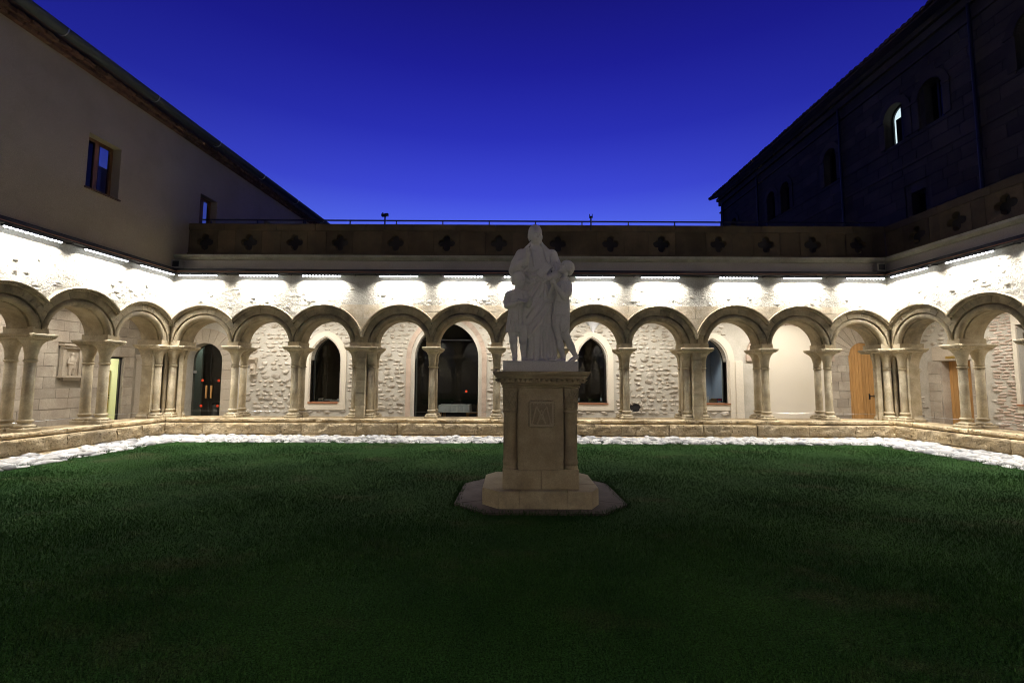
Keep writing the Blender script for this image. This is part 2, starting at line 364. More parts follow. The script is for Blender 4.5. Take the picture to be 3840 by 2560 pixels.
# ground, lawn, strip of cobbles
def ground():
    g = MB(); g.add([(-150, -120, -.12), (150, -120, -.12), (150, 220, -.12), (-150, 220, -.12)], [(0, 1, 2, 3)])
    tag(g.build('ground', M['gravelbed']), kind='structure')
ground()
LAWN = [(-9.62, -3.6), (-8.68, 11.60), (-8.52, 11.80), (9.20, 11.72), (9.36, 11.55), (10.05, -3.6)]
PAVE = [(-.74, 6.02), (-.72, 7.15), (-.42, 7.52), (1.20, 7.52), (1.47, 7.2), (1.50, 6.02), (1.12, 5.60), (-.33, 5.62)]
def lawn():
    m, nt, p = nodes('lawn_grass'); g = nt.nodes.new('ShaderNodeNewGeometry'); pos = g.outputs['Position']
    f = mr(nt, nz(nt, pos, .9, 5, .6), .35, .65, 0, 1); c = mixc(nt, f, (.012, .036, .0085), (.022, .055, .0115))
    f2 = mr(nt, nz(nt, pos, .55, 6, .7, (1, 1.6, 1)), .54, .66, 0, .85); c = mixc(nt, f2, c, (.044, .050, .022))
    f3 = mr(nt, nz(nt, pos, 9, 4, .6), .3, .7, 0, .5); c = mixc(nt, f3, c, (.013, .030, .009))
    f4 = mr(nt, nz(nt, pos, 70, 2, .5), .40, .62, .5, 1.7); q4 = nt.nodes.new('ShaderNodeCombineColor')
    for i_ in range(3): nt.links.new(f4, q4.inputs[i_])
    c = mixc(nt, 1., c, q4.outputs[0], 'MULTIPLY')
    nt.links.new(c, p.inputs['Base Color']); p.inputs['Roughness'].default_value = .9; p.inputs['Specular IOR Level'].default_value = .04
    M['grass'] = m
    xs = np.arange(-9.8, 10.2, .2); b = MB()
    outer = LAWN
    # lawn sheet with the paving's outline left open: two halves meeting at the pavement
    L = [outer[0], outer[1], outer[2], (-.42, 11.76), (-.42, 7.52), (-.72, 7.15), (-.74, 6.02), (-.33, 5.62), (-.33, -3.6)]
    Rt = [(-.33, -3.6), (-.33, 5.62), (1.12, 5.60), (1.50, 6.02), (1.47, 7.2), (1.20, 7.52), (-.42, 7.52), (-.42, 11.76), outer[3], outer[4], outer[5]]
    for poly in (L, Rt):
        n = len(poly); b.add([(x, y, .0) for x, y in poly], [tuple(range(n - 1, -1, -1))])
        b.add([(x, y, .0) for x, y in poly] + [(x, y, -.1) for x, y in poly], [(i, (i + 1) % n, n + (i + 1) % n, n + i) for i in range(n)])
    o = b.build('lawn', m); tag(o, kind='structure')
    rng = np.random.default_rng(3)
    def inside(x, y, poly):
        c = np.zeros(len(x), bool); n = len(poly)
        for i in range(n):
            (x0, y0), (x1, y1) = poly[i], poly[(i + 1) % n]
            t = ((y0 > y) != (y1 > y)) & (x < (x1 - x0) * (y - y0) / ((y1 - y0) if y1 != y0 else 1e-9) + x0); c ^= t
        return c
    V = []; 
    for y0, y1, den in ((-1.0, 1.8, 500), (1.8, 3.4, 5200), (3.4, 4.2, 4300), (4.2, 5.2, 3600), (5.2, 6.4, 3000), (6.4, 8.0, 2400), (8.0, 12.0, 1800)):
        n = int(den * 20 * (y1 - y0)); x = rng.uniform(-10, 10.2, n); y = rng.uniform(y0, y1, n)
        ok = inside(x, y, LAWN) & ~inside(x, y, PAVE) & (np.abs(x) < 1.35 * np.maximum(y, 1.5) + 1.2); x, y = x[ok], y[ok]; n = len(x)
        a = rng.uniform(0, 2 * PI, n); h = np.interp(y, [1.8, 3.5, 6.0, 12.0], [.054, .047, .033, .022]) * rng.uniform(.45, 1.25, n) * (.8 + .35 * np.sin(x * 1.9 + 1) * np.sin(y * 2.3)); w = np.interp(y, [1.8, 3.5, 6.0, 12.0], [.0056, .0062, .0068, .0090]) * rng.uniform(.7, 1.3, n)
        lx = rng.normal(0, .35, n) * h; ly = rng.normal(0, .35, n) * h; dx, dy = np.cos(a) * w / 2, np.sin(a) * w / 2; z = np.zeros(n) - .002
        V.append(np.stack([np.stack([x - dx, y - dy, z], 1), np.stack([x + dx, y + dy, z], 1), np.stack([x + lx, y + ly, h], 1)], 1).reshape(-1, 3))
    # longer blades leaning over the cobbles and the paving
    for (p0, p1, k) in [(LAWN[i], LAWN[i + 1], 1) for i in range(len(LAWN) - 1)] + [(PAVE[i], PAVE[(i + 1) % len(PAVE)], 2) for i in range(len(PAVE))]:
        d = np.array(p1) - np.array(p0); L_ = np.linalg.norm(d); n = int(L_ * 330); t = rng.uniform(0, 1, n)
        x = p0[0] + d[0] * t + rng.normal(0, .03, n); y = p0[1] + d[1] * t + rng.normal(0, .03, n); h = rng.uniform(.03, .085, n); a = rng.uniform(0, 2 * PI, n)
        lx = rng.normal(0, .5, n) * h; ly = rng.normal(0, .5, n) * h; dx, dy = np.cos(a) * .004, np.sin(a) * .004; z = np.zeros(n) - .004
        V.append(np.stack([np.stack([x - dx, y - dy, z], 1), np.stack([x + dx, y + dy, z], 1), np.stack([x + lx, y + ly, h], 1)], 1).reshape(-1, 3))
    V = np.concatenate(V).astype(np.float32); n = len(V) // 3
    me = bpy.data.meshes.new('grass'); me.vertices.add(len(V)); me.vertices.foreach_set('co', V.ravel()); me.loops.add(len(V)); me.loops.foreach_set('vertex_index', np.arange(len(V), dtype=np.int32))
    me.polygons.add(n); me.polygons.foreach_set('loop_start', np.arange(0, len(V), 3, dtype=np.int32)); me.polygons.foreach_set('loop_total', np.full(n, 3, np.int32)); me.materials.append(m); me.update(calc_edges=True)
    tag(obj('grass', me), 'short dark green grass covering the whole court', 'grass', kind='stuff')
lawn()
def rock_mesh(name, m, seed, sub=2, flat=.55, amp=.16):
    import bmesh
    bm = bmesh.new(); bmesh.ops.create_icosphere(bm, subdivisions=sub, radius=.5)
    for v in bm.verts:
        if amp > .25: v.co += noise.cell_vector(v.co * 3.1 + Vector((seed, 0, 0))) * .17 - Vector((.085, .085, .085))
        n = noise.noise(v.co * 2.1 + Vector((seed * 7.3, seed * 3.1, 0))) * amp * 2 + noise.noise(v.co * 5 + Vector((0, seed * 5.7, 2))) * amp * .6
        v.co *= 1 + n; v.co.z *= flat
    me = bpy.data.meshes.new(name); bm.to_mesh(me); bm.free(); me.materials.append(m)
    me.polygons.foreach_set('use_smooth', [True] * len(me.polygons)); return me
def stuff_from(name, items, base, m, parent=None):
    """join many placed copies into one mesh; items = (matrix, variant)"""
    vs, fs, n = [], [], 0; cache = []
    for me in base:
        v = np.empty(len(me.vertices) * 3); me.vertices.foreach_get('co', v); cache.append((v.reshape(-1, 3), [tuple(p.vertices) for p in me.polygons]))
    for mt, k in items:
        v, f = cache[k]; A = np.array(mt); w = v @ A[:3, :3].T + A[:3, 3]; vs.append(w); fs += [tuple(i + n for i in q) for q in f]; n += len(v)
    me = bpy.data.meshes.new(name); me.from_pydata(np.concatenate(vs).tolist(), [], fs); me.materials.append(m)
    me.polygons.foreach_set('use_smooth', [True] * len(me.polygons)); o = obj(name, me, parent); tag(o, kind='stuff'); return o
def cobbles():
    b = MB(); b.add([(-9.95, -4.2, -.04), (10.9, -4.2, -.04), (10.9, 12.95, -.04), (-9.95, 12.95, -.04)], [(0, 1, 2, 3)])
    bed = b.build('cobble_strip', M['gravelbed']); tag(bed, kind='structure')
    base = [rock_mesh('cobble', M['pebble'], i, 2, .52 + .06 * (i % 3)) for i in range(7)]
    rnd = random.Random(5); pts = []
    def place(x, y, s):
        for q in pts[-260:]:
            if (q[0] - x) ** 2 + (q[1] - y) ** 2 < (.36 * (q[2] + s)) ** 2: return
        pts.append((x, y, s))
    for _ in range(5200):
        x = rnd.uniform(-9.7, 10.75); y = rnd.uniform(11.72, 12.84); place(x, y, rnd.choice((.12, .15, .18, .2, .24)))
    for _ in range(5200):
        y = rnd.uniform(1.5, 11.9); k = (13 - y) * .0557; x = rnd.uniform(-9.62 - k, -8.60 - .062 * (11.7 - y)); place(x, y, rnd.choice((.13, .16, .2, .24, .28)))
    for _ in range(5200):
        y = rnd.uniform(1.5, 11.9); k = (13 - y) * .031; x = rnd.uniform(9.34 + .05 * (11.6 - y), 10.68 + k); place(x, y, rnd.choice((.13, .16, .2, .24, .28)))
    items = []
    for x, y, s in pts:
        vis = abs(x) < 1.17 * y + .3
        dist = math.hypot(x, y)
        S = Matrix.Diagonal((s * rnd.uniform(.95, 1.5), s * rnd.uniform(.8, 1.1), s * rnd.uniform(.75, 1.05), 1))
        z = -.045 + s * .12 + rnd.uniform(0, .025)
        mt = Matrix.Translation((x, y, z)) @ Matrix.Rotation(rnd.uniform(0, PI), 4, 'Z') @ Matrix.Rotation(rnd.uniform(-.25, .25), 4, 'X') @ S
        items.append((s / dist if vis else 0, mt, rnd.randrange(7)))
    items.sort(key=lambda t: -t[0])
    for _, mt, k in items[:300]: obj('cobble', base[k], bed, mat=mt)
    stuff_from('cobbles', [(mt, k) for _, mt, k in items[300:]], base, M['pebble'], bed)
cobbles()

# ------------------------------------------------------------------ arcades
def sweep(b, prof, c, th0, th1, n, wl, wr, zc=ZC):
    """closed profile of (radius, depth) swept from th0 to th1, cut by the planes half way to the next arch"""
    m = len(prof); vs = []
    for i in range(n + 1):
        th = th0 + (th1 - th0) * i / n; cs, sn = math.cos(th), math.sin(th); w = wr if cs > 0 else wl
        for r, d in prof:
            if abs(cs) > 1e-4: r = min(r, w / abs(cs))
            vs.append((c + r * cs, d, zc + r * sn))
    fs = [(i * m + j, i * m + (j + 1) % m, (i + 1) * m + (j + 1) % m, (i + 1) * m + j) for i in range(n) for j in range(m)]
    fs += [tuple(range(m)), tuple(n * m + j for j in range(m - 1, -1, -1))]
    b.add(vs, fs)
def arch(root, c, r, wl, wr, det=True, hoodrag=0):
    roll = [(r + .085 + .078 * math.cos(a), .118 - .075 * math.sin(a)) for a in [R(x) for x in (20, 50, 80, 110, 140, 170, 200, 230)]]
    roll = [(r + .168, .135)] + roll + [(r + .0, .185), (r - .0, .66)]
    back = [(r + .012 + .156 - .078 * 2 * k, .0) for k in ()]
    prof = roll + [(r + .03, .70), (r + .085, .75), (r + .15, .70), (r + .30, .70), (r + .30, .135)]
    a = MB(); sweep(a, prof, c, R(5.5), R(174.5), 40, wl, wr)
    ao = a.build('arch', M['arch'], root, 'auto')
    # soffit springing below the roll
    for ta, tb in ((0, R(6)), (R(174), PI)):
        s2 = MB(); sweep(s2, [(r + .002, .20), (r + .002, .64), (r + .14, .64), (r + .14, .20)], c, ta, tb, 2, wl, wr); s2.build('springer', M['arch'], ao)
    if not det:
        v = MB(); sweep(v, [(r + .17, .04), (r + .34, .04), (r + .41, -.06), (r + .41, .16), (r + .17, .16)], c, R(3), R(177), 24, wl, wr); v.build('hood_mould', M['arch'], ao); return ao
    N = 13; rnd = random.Random(int(c * 1000)); cuts = [R(4) + (PI - R(8)) * (i + (rnd.uniform(-.16, .16) if 0 < i < N else 0)) / N for i in range(N + 1)]
    for i in range(N):
        v = MB(); j = .004; pr = rnd.uniform(-.004, .004)
        sweep(v, [(r + .172, .046 + pr), (r + .180, .036 + pr), (r + .328, .036 + pr), (r + .340, .046 + pr), (r + .340, .16), (r + .172, .16)], c, cuts[i] + j, cuts[i + 1] - j, 4, wl, wr)
        v.build('voussoir', M['arch'], ao, 'auto')
    def start(w, rr): return math.acos(min(1, w / rr)) - R(.6) if w < rr else R(4)
    t0 = start(wr, r + .38); t1 = PI - start(wl, r + .38)
    h = MB(); sweep(h, [(r + .338, .05), (r + .338, -.005), (r + .352, -.020), (r + .376, -.030), (r + .386, -.075), (r + .412, -.078), (r + .425, -.02), (r + .425, .05)], c, t0, t1, 36, wl, wr)
    ho = h.build('hood_mould', M['arch'], ao, 'auto')
    dn = MB(); n = int((t1 - t0) * (r + .36) / .042)
    for i in range(n):
        th = t0 + (t1 - t0) * (i + .5) / n
        if rnd.random() < .06: continue
        cs, sn = math.cos(th), math.sin(th); w = wr if cs > 0 else wl
        if (r + .362) * abs(cs) > w - .01: continue
        dt = .0145 / (r + .36); sweep(dn, [(r + .350, .0), (r + .350, -.046), (r + .380, -.056), (r + .380, .0)], c, th - dt, th + dt, 1, wl, wr)
    tag(dn.build('dentil_row', M['arch'], ho), kind='stuff')
    # carved leaf ornaments between hood and face on some stones are worn flat: left plain
    return ao
def shaft_prof(r): return [(r + .028, .70), (r + .022, .715), (r + .006, .73), (r + .004, .80), (r, 1.2), (r - .002, 1.6), (r - .003, 1.93), (r + .012, 1.94), (r + .022, 1.955), (r + .022, 1.97), (r + .010, 1.985)]
COLM = {}
def column_meshes(r):
    if r in COLM: return COLM[r]
    s = MB().lathe(0, 0, [(r, .68), (r + .003, .72), (r + .001, 1.1), (r - .003, 1.95)], 24).mesh('shaft', M['column'], True)
    nk = MB().lathe(0, 0, [(r - .004, 1.935), (r + .012, 1.942), (r + .022, 1.955), (r + .022, 1.968), (r + .010, 1.98), (r - .002, 1.985)], 24).mesh('neck_ring', M['column'], True)
    q = .185 if r < .10 else .19
    cp = MB().lathe(0, 0, [(r + .002, 1.975, 0), (r + .003, 2.05, .0), (r + .010, 2.14, .08), (r + .020, 2.23, .2), (r + .036, 2.31, .36), (.86 * q, 2.375, .62), (.94 * q, 2.39, .8), (.96 * q, 2.425, .9)], 32, ph=0).mesh('capital', M['column'], True)
    b = MB().lathe(0, 0, [(r + .012, .735), (r + .03, .725), (r + .038, .705), (r + .03, .685), (r + .012, .675), (r + .006, .655), (r + .014, .635), (r + .045, .625), (r + .068, .605), (r + .072, .585), (r + .062, .565), (r + .03, .56)][::-1], 24)
    base = b.mesh('base', M['column'], True)
    pl = MB(); w = q - .005
    pl.add([(-w, -w, ZB - .004), (w, -w, ZB - .004), (w, w, ZB - .004), (-w, w, ZB - .004), (-w, -w, ZB + .055), (w, -w, ZB + .055), (w, w, ZB + .055), (-w, w, ZB + .055), (-w + .015, -w + .015, ZB + .072), (w - .015, -w + .015, ZB + .072), (w - .015, w - .015, ZB + .072), (-w + .015, w - .015, ZB + .072)],
           [(0, 3, 2, 1), (8, 9, 10, 11)] + [(i, (i + 1) % 4, 4 + (i + 1) % 4, 4 + i) for i in range(4)] + [(4 + i, 4 + (i + 1) % 4, 8 + (i + 1) % 4, 8 + i) for i in range(4)])
    for sx_ in (-1, 1):
        for sy_ in (-1, 1):
            pl.tube([(sx_ * (r + .03), sy_ * (r + .03), ZB + .10), (sx_ * (w - .05), sy_ * (w - .05), ZB + .085), (sx_ * (w - .025), sy_ * (w - .025), ZB + .06)], [.03, .026, .012], 6)
    plm = pl.mesh('plinth', M['column']); COLM[r] = (s, nk, cp, base, plm); return COLM[r]
def column(root, x, y, r=.115, seed=0, zadd=0):
    s, nk, cp, base, pl = column_meshes(r); rnd = random.Random(seed)
    c = obj('column', s, root, loc=(x, y, 0), rot=(rnd.uniform(-.004, .004), rnd.uniform(-.004, .004), rnd.uniform(0, 6)))
    for nme, me in (('capital', cp), ('neck_ring', nk), ('column_base', base), ('plinth', pl)):
        o = obj(nme, me, c); o.rotation_euler[2] = -c.rotation_euler[2]
    return c
def abacus(root, poly, det=True, name='abacus'):
    """slab above the capitals: hollow chamfer below, flat top; poly counter-clockwise"""
    n = len(poly); cx = sum(p[0] for p in poly) / n; cy = sum(p[1] for p in poly) / n
    def ins(d):
        out = []
        for i in range(n):
            p0, p1, p2 = Vector(poly[i - 1]), Vector(poly[i]), Vector(poly[(i + 1) % n]); e1 = (p1 - p0).normalized(); e2 = (p2 - p1).normalized()
            n1 = Vector((-e1.y, e1.x)); n2 = Vector((-e2.y, e2.x)); k = (n1 + n2); k /= max(.3, k.dot(n1)); out.append(p1 + k * d)
        return out
    b = MB(); lv = [(.060, 2.416), (.035, 2.44), (.028, 2.46), (.006, 2.482), (0, 2.49), (0, 2.52), (.008, 2.53)]; vs = []
    for d, z in lv: vs += [(p.x, p.y, z) for p in ins(d)]
    fs = [(j * n + i, j * n + (i + 1) % n, (j + 1) * n + (i + 1) % n, (j + 1) * n + i) for j in range(len(lv) - 1) for i in range(n)] + [tuple(range(n - 1, -1, -1)), tuple((len(lv) - 1) * n + i for i in range(n))]
    b.add(vs, fs); o = b.build(name, M['column'], root)
    if det:
        q = ins(.022); dn = MB()
        for i in range(n):
            p0, p1 = q[i], q[(i + 1) % n]; L = (p1 - p0).length; m = int(L / .042); e = (p1 - p0).normalized(); nn = Vector((e.y, -e.x))
            for k in range(m):
                a = p0 + e * ((k + .5) * L / m); c_ = a + nn * .016
                dn.add([(a - e * .013).to_tuple() + (2.445,), (a + e * .013).to_tuple() + (2.445,), (c_ + e * .013).to_tuple() + (2.462,), (c_ - e * .013).to_tuple() + (2.462,), (a - e * .013).to_tuple() + (2.478,), (a + e * .013).to_tuple() + (2.478,)],
                       [(0, 1, 2, 3), (3, 2, 5, 4), (1, 5, 2), (0, 3, 4)])
        tag(dn.build('dentil_row', M['column'], o), kind='stuff')
    return o
def rect(x0, x1, y0, y1): return [(x0, y0), (x1, y0), (x1, y1), (x0, y1)]
def arcade(name, F, sup, label, u0, u1, lite_from=None, lamps=(), sgn=1):
    """sup: list of (position, kind) supports in order along x; kind in pair, pier, corner"""
    root = empty(name, mat=F); tag(root, label, 'arcade')
    half = {'pair': .155, 'pier': .355, 'corner': .235}
    arches = []
    for (a, ka), (b, kb) in zip(sup[:-1], sup[1:]):
        e0, e1 = a + half[ka], b - half[kb]; c = (e0 + e1) / 2; r = (e1 - e0) / 2
        det = lite_from is None or abs(c) < lite_from
        arch(root, c, r, c - a, b - c, det); arches.append((a, b, c, r))
    for i, (x, k) in enumerate(sup):
        det = lite_from is None or abs(x) < lite_from + 1
        if k == 'corner': continue
        if k == 'pair':
            for d in (.24, .665): column(root, x, d, (.094, .099, .104)[(i * 7 + len(name)) % 3 if det else 0], seed=i * 9 + int(d * 10))
            abacus(root, rect(x - .255, x + .255, -.06, .90), det)
            MB().box(x - .157, x + .157, .057, .735, 2.527, 2.672).box(x - .10, x + .10, .075, .72, 2.66, 3.05).build('impost_block', M['column'], root)
        else:
            for d in (.24, .665):
                for s in (-.215, .215): column(root, x + s, d, .100, seed=i * 5 + int(s * 10))
            p = MB(); z = .49
            for j, zz in enumerate((.86, 1.22, 1.55, 1.9, 2.2, 2.42)):
                p2 = MB(); p2.cbox(x - .128 + .002 * (j % 2), x + .128, .020 + .003 * (j % 2), .15, z + .003, zz - .003, .006); p2.box(x - .126, x + .126, .15, .80, z + .003, zz - .003); z = zz
                p2.build('pier_stone', M['column'], root)
            MB().box(x - .30, x + .30, .37, .55, .49, 2.42).build('pier_core', M['column'], root)
            MB().box(x - .40, x + .40, .035, .85, .486, .51).build('pier_plinth', M['column'], root)
            abacus(root, rect(x - .465, x + .465, -.06, .90), det)
            MB().box(x - .357, x + .357, .057, .735, 2.527, 2.664).box(x - .22, x + .22, .07, .72, 2.66, 3.1).build('impost_block', M['column'], root)
    # plastered wall above the arches
    def zb(x, off):
        for a, b, c, r in arches:
            if a <= x <= b: rr = r + off; q = rr * rr - (x - c) ** 2; return ZC + math.sqrt(max(q, .02)) if q > 0 else ZC + .14
        return ZA + .2
    def sheet(y, off, xa, xb, du, nzz, amp, seed, flip=False):
        xs = [xa + (xb - xa) * i / int((xb - xa) / du) for i in range(int((xb - xa) / du) + 1)]; vs = []
        for x in xs:
            z0 = zb(x, off)
            for k in range(nzz + 1):
                z = z0 + (4.58 - z0) * k / nzz
                n = 0
                if amp: n = amp * (noise.fractal(Vector((x * 1.6, z * 1.6, seed)), 1., 2., 5) * .9 + .35 * noise.noise(Vector((x * 11, z * 11, seed))))
                vs.append((x, y - max(n, -.012), z))
        m = nzz + 1
        fs = [((i * m + k), ((i + 1) * m + k), ((i + 1) * m + k + 1), (i * m + k + 1)) for i in range(len(xs) - 1) for k in range(nzz)]
        if flip: fs = [f[::-1] for f in fs]
        return vs, fs
    b = MB(); v, f = sheet(0, .385, u0, u1, .045 if lite_from is None else .05, 34, .016, len(name)); b.add(v, f)
    up = b.build('upper_wall', M['plaster'], root, True)
    b = MB(); v, f = sheet(.76, .25, u0, u1, .1, 6, 0, 1, True); b.add(v, f); b.box(u0, u1, .03, .80, 4.55, 4.60)
    b.build('inner_wall_face', M['plaster'], root)
    return root, arches, up
X0 = 9.80
BS = [(-.03, 'corner'), (1.765, 'pair'), (3.51, 'pair'), (5.485, 'pier'), (7.488, 'pair'), (9.359, 'pair'), (11.236, 'pair'), (13.113, 'pair'), (15.101, 'pier'), (17.149, 'pair'), (18.965, 'pair'), (20.68, 'corner')]
LS = [(-17.6, 'corner'), (-15.5, 'pair'), (-13.7, 'pair'), (-11.9, 'pair'), (-10.15, 'pier'), (-8.35, 'pair'), (-6.62, 'pair'), (-4.93, 'pier'), (-3.35, 'pair'), (-1.68, 'pair'), (.03, 'corner')]
RS = [(-.03, 'corner'), (1.74, 'pair'), (3.40, 'pair'), (5.0, 'pier'), (6.7, 'pair'), (8.45, 'pair'), (10.2, 'pier'), (12.0, 'pair'), (13.8, 'pair'), (15.6, 'pair'), (17.6, 'corner')]
A_BACK, AR_B, UP_B = arcade('back_arcade', F_BACK, BS, 'long sandstone arcade of eleven round arches facing the camera behind the statue', 0, 20.65)
A_LEFT, AR_L, UP_L = arcade('side_arcade', F_LEFT, LS, 'sandstone arcade on the left under the plain rendered house', -17.6, 0, 5.2)
A_RIGHT, AR_R, UP_R = arcade('side_arcade', F_RIGHT, RS, 'sandstone arcade on the right below the terrace of the tall dark building', 0, 17.6, 5.4)
def south():
    root = empty('front_arcade', mat=F_SOUTH); tag(root, 'plain arcade closing the court behind the camera', 'arcade')
    b = MB(); n = 11; w = 21.9 / n; W = MB()
    for i in range(n):
        x0 = i * w; c = x0 + w / 2; r = .76; k = 14; xs = [x0] + [c - r * math.cos(PI * j / k) for j in range(k + 1)] + [x0 + w]
        zs = [ZA] + [ZC + r * math.sin(PI * j / k) for j in range(k + 1)] + [ZA]
        for a in range(len(xs) - 1): W.add([(xs[a], 0, zs[a]), (xs[a + 1], 0, zs[a + 1]), (xs[a + 1], 0, 4.6), (xs[a], 0, 4.6), (xs[a], .7, zs[a]), (xs[a + 1], .7, zs[a + 1]), (xs[a + 1], .7, 4.6), (xs[a], .7, 4.6)], [(0, 1, 2, 3), (7, 6, 5, 4), (0, 4, 5, 1)])
        for d in (.19, .585): column(root, x0, d)
        abacus(root, rect(x0 - .262, x0 + .262, -.035, .81), False)
    W.build('upper_wall', M['plaster'], root); MB().box(0, 21.9, -.1, .85, -.1, .49).build('bench_wall', M['bench'], root)
    MB().box(-3.5, 25, 3.2, 3.5, -.1, 6.2).build('gallery_wall', M['cream'], root); MB().box(-3.5, 25, .0, 3.2, 4.6, 4.75).build('gallery_ceiling', M['white'], root)
    return root
A_SOUTH = south()

# corner piers, where two arcades meet
def corner_pier(F, flip, side_tan):
    s = -1 if flip else 1; root = empty('corner_pier', parent=A_BACK); root.location = (20.65, 0, 0) if flip else (0, 0, 0)
    def pl(q):
        q = [(s * x, y) for x, y in q]; return q[::-1] if flip else q
    b = MB()
    base_p = [(-.31, -.24), (-.31, .31), (.24, .31), (.24, .39), (-.02, .39), (-.02, .60), (-.56, .60), (-.56, -.24)]; lv = [(.05, .486), (.05, .55), (.02, .60), (0, .66), (0, 1.94), (.02, 1.95), (.02, 1.975), (0, 1.98), (.01, 2.15), (.045, 2.30), (.085, 2.42)]; vs = []
    def grow(d):
        k = []
        for x, y in base_p: k.append((x + (d if x > .1 else (-d if x < -.5 else 0)), y + (d if y > .5 else (-d if y < -.2 else 0))))
        return pl(k)
    for d, z_ in lv: vs += [(x, y, z_) for x, y in grow(d)]
    b.add(vs, [(j * 8 + i, j * 8 + (i + 1) % 8, (j + 1) * 8 + (i + 1) % 8, (j + 1) * 8 + i) for j in range(len(lv) - 1) for i in range(8)] + [(7, 6, 5, 4, 3, 2, 1, 0), tuple(range(80, 88))])
    b.build('pier_core', M['column'], root)
    z = .49
    for j, zz in enumerate((.80, 1.12, 1.46, 1.74, 2.06, 2.42)):
        e = .003 * (j % 2)
        MB().prism(pl([(.11, .262 + e), (.244 - e, .262 + e), (.244 - e, .32), (.11, .32)]), z + .002, zz - .002).build('pier_stone', M['column'], root)
        q = MB(); q.prism(pl([(-.33, -.244 + e), (-.262 - e, -.244 + e), (-.262 - e, -.10), (-.33, -.10)]), z + .002, zz - .002)
        q.build('pier_stone', M['column'], root); z = zz
    for x, y, rr in ((-.02, .215, .100), (-.24, -.07, .100)): column(root, s * x, y, rr, seed=3)
    MB().tube([(s * -.17, .13, .5), (s * -.17, .13, 2.42)], .05, 12).build('angle_shaft', M['column'], root, True)
    ab = abacus(root, pl([(.03, -.43), (.03, -.06), (.41, -.06), (.41, .72), (-.70, .72), (-.70, -.43)]))
    MB().prism(pl([(-.055, -.235), (-.055, .055), (.235, .055), (.235, .735), (-.735, .735), (-.735, -.235)]), 2.527, 2.672).prism(pl([(-.07, -.12), (-.07, .07), (.12, .07), (.12, .64), (-.64, .64), (-.64, -.12)]), 2.66, 3.3).prism(pl([(-.02, 0.02), (-.02, .05), (-.02, .62), (-.62, .62), (-.62, .02)]), 3.28, 4.58).build('impost_block', M['column'], root)
    return root
corner_pier(F_BACK, False, .0557); corner_pier(F_BACK, True, .031)

# stones showing through the plaster, and the worn course between the arches
RB = [rock_mesh('stone', M['rubble'], 20 + i, 2, .5, .28) for i in range(8)]
RP = [rock_mesh('stone', M['plaster_stone'], 40 + i, 2, .5, .28) for i in range(6)]
RR = [rock_mesh('brick', M['rubble_red'], 60 + i, 2, .5, .10) for i in range(4)]
for me_ in RR:
    for v_ in me_.vertices: v_.co = Vector([math.copysign(min(.5, abs(t * (2 if k < 2 else 4)) ** .45 * .5), t) * (1, 1, .5)[k] for k, t in enumerate(v_.co)])
def stones_on(parent, u0, u1, z0, z1, y, n, meshes, skip=None, size=(.10, .26), asp=(.38, .75), depth=.05, rows=None, seed=1, limit=300, nm='stone', vis=None):
    """irregular stones half sunk into a wall face; rows gives loose courses"""
    rnd = random.Random(seed); P_ = []; tries = 0
    while len(P_) < n and tries < n * 30:
        tries += 1; x = rnd.uniform(u0, u1); z = rnd.uniform(z0, z1); s = rnd.uniform(*size); h = s * rnd.uniform(*asp)
        if rows: z = z0 + (round((z - z0) / rows)) * rows + rnd.gauss(0, rows * .13)
        if z < z0 or z > z1 or (skip and skip(x, z, s, h)): continue
        if any(abs(q[0] - x) < .52 * (q[2] + s) and abs(q[1] - z) < .5 * (q[3] + h) + .012 for q in P_): continue
        P_.append((x, z, s, h))
    it = []
    for x, z, s, h in P_:
        d = depth * rnd.uniform(.6, 1.3)
        mt = Matrix.Translation((x, y + d * .15, z)) @ Matrix.Rotation(rnd.gauss(0, .10), 4, 'Y') @ Matrix.Rotation(rnd.uniform(-.12, .12), 4, 'Z') @ Matrix.Diagonal((s, d * 1.7, h * 1.75, 1))
        it.append((-(vis(x, z) * s if vis else s), mt, rnd.randrange(len(meshes))))
    it.sort(key=lambda t: t[0])
    for _, mt, k in it[:limit]: obj(nm, meshes[k], parent, mat=mt)
    if len(it) > limit: stuff_from(nm + 's', [(mt, k) for _, mt, k in it[limit:]], meshes, meshes[0].materials[0], parent)
def above(arches, off=.47):
    def f(x, z, s, h):
        for a, b, c, r in arches:
            if a - .01 <= x <= b + .01 and (x - c) ** 2 + (z - ZC) ** 2 < (r + off + s * .4) ** 2: return True
        return False
    return f
stones_on(UP_B, .15, 20.5, 3.35, 4.42, -.004, 150, RP, above(AR_B), (.05, .16), depth=.017, seed=2)
stones_on(UP_L, -7.5, -.15, 3.35, 4.42, -.004, 70, RP, above(AR_L), (.05, .15), depth=.015, seed=3)
stones_on(UP_R, .15, 7.5, 3.35, 4.42, -.004, 80, RP, above(AR_R), (.05, .17), depth=.017, seed=4)
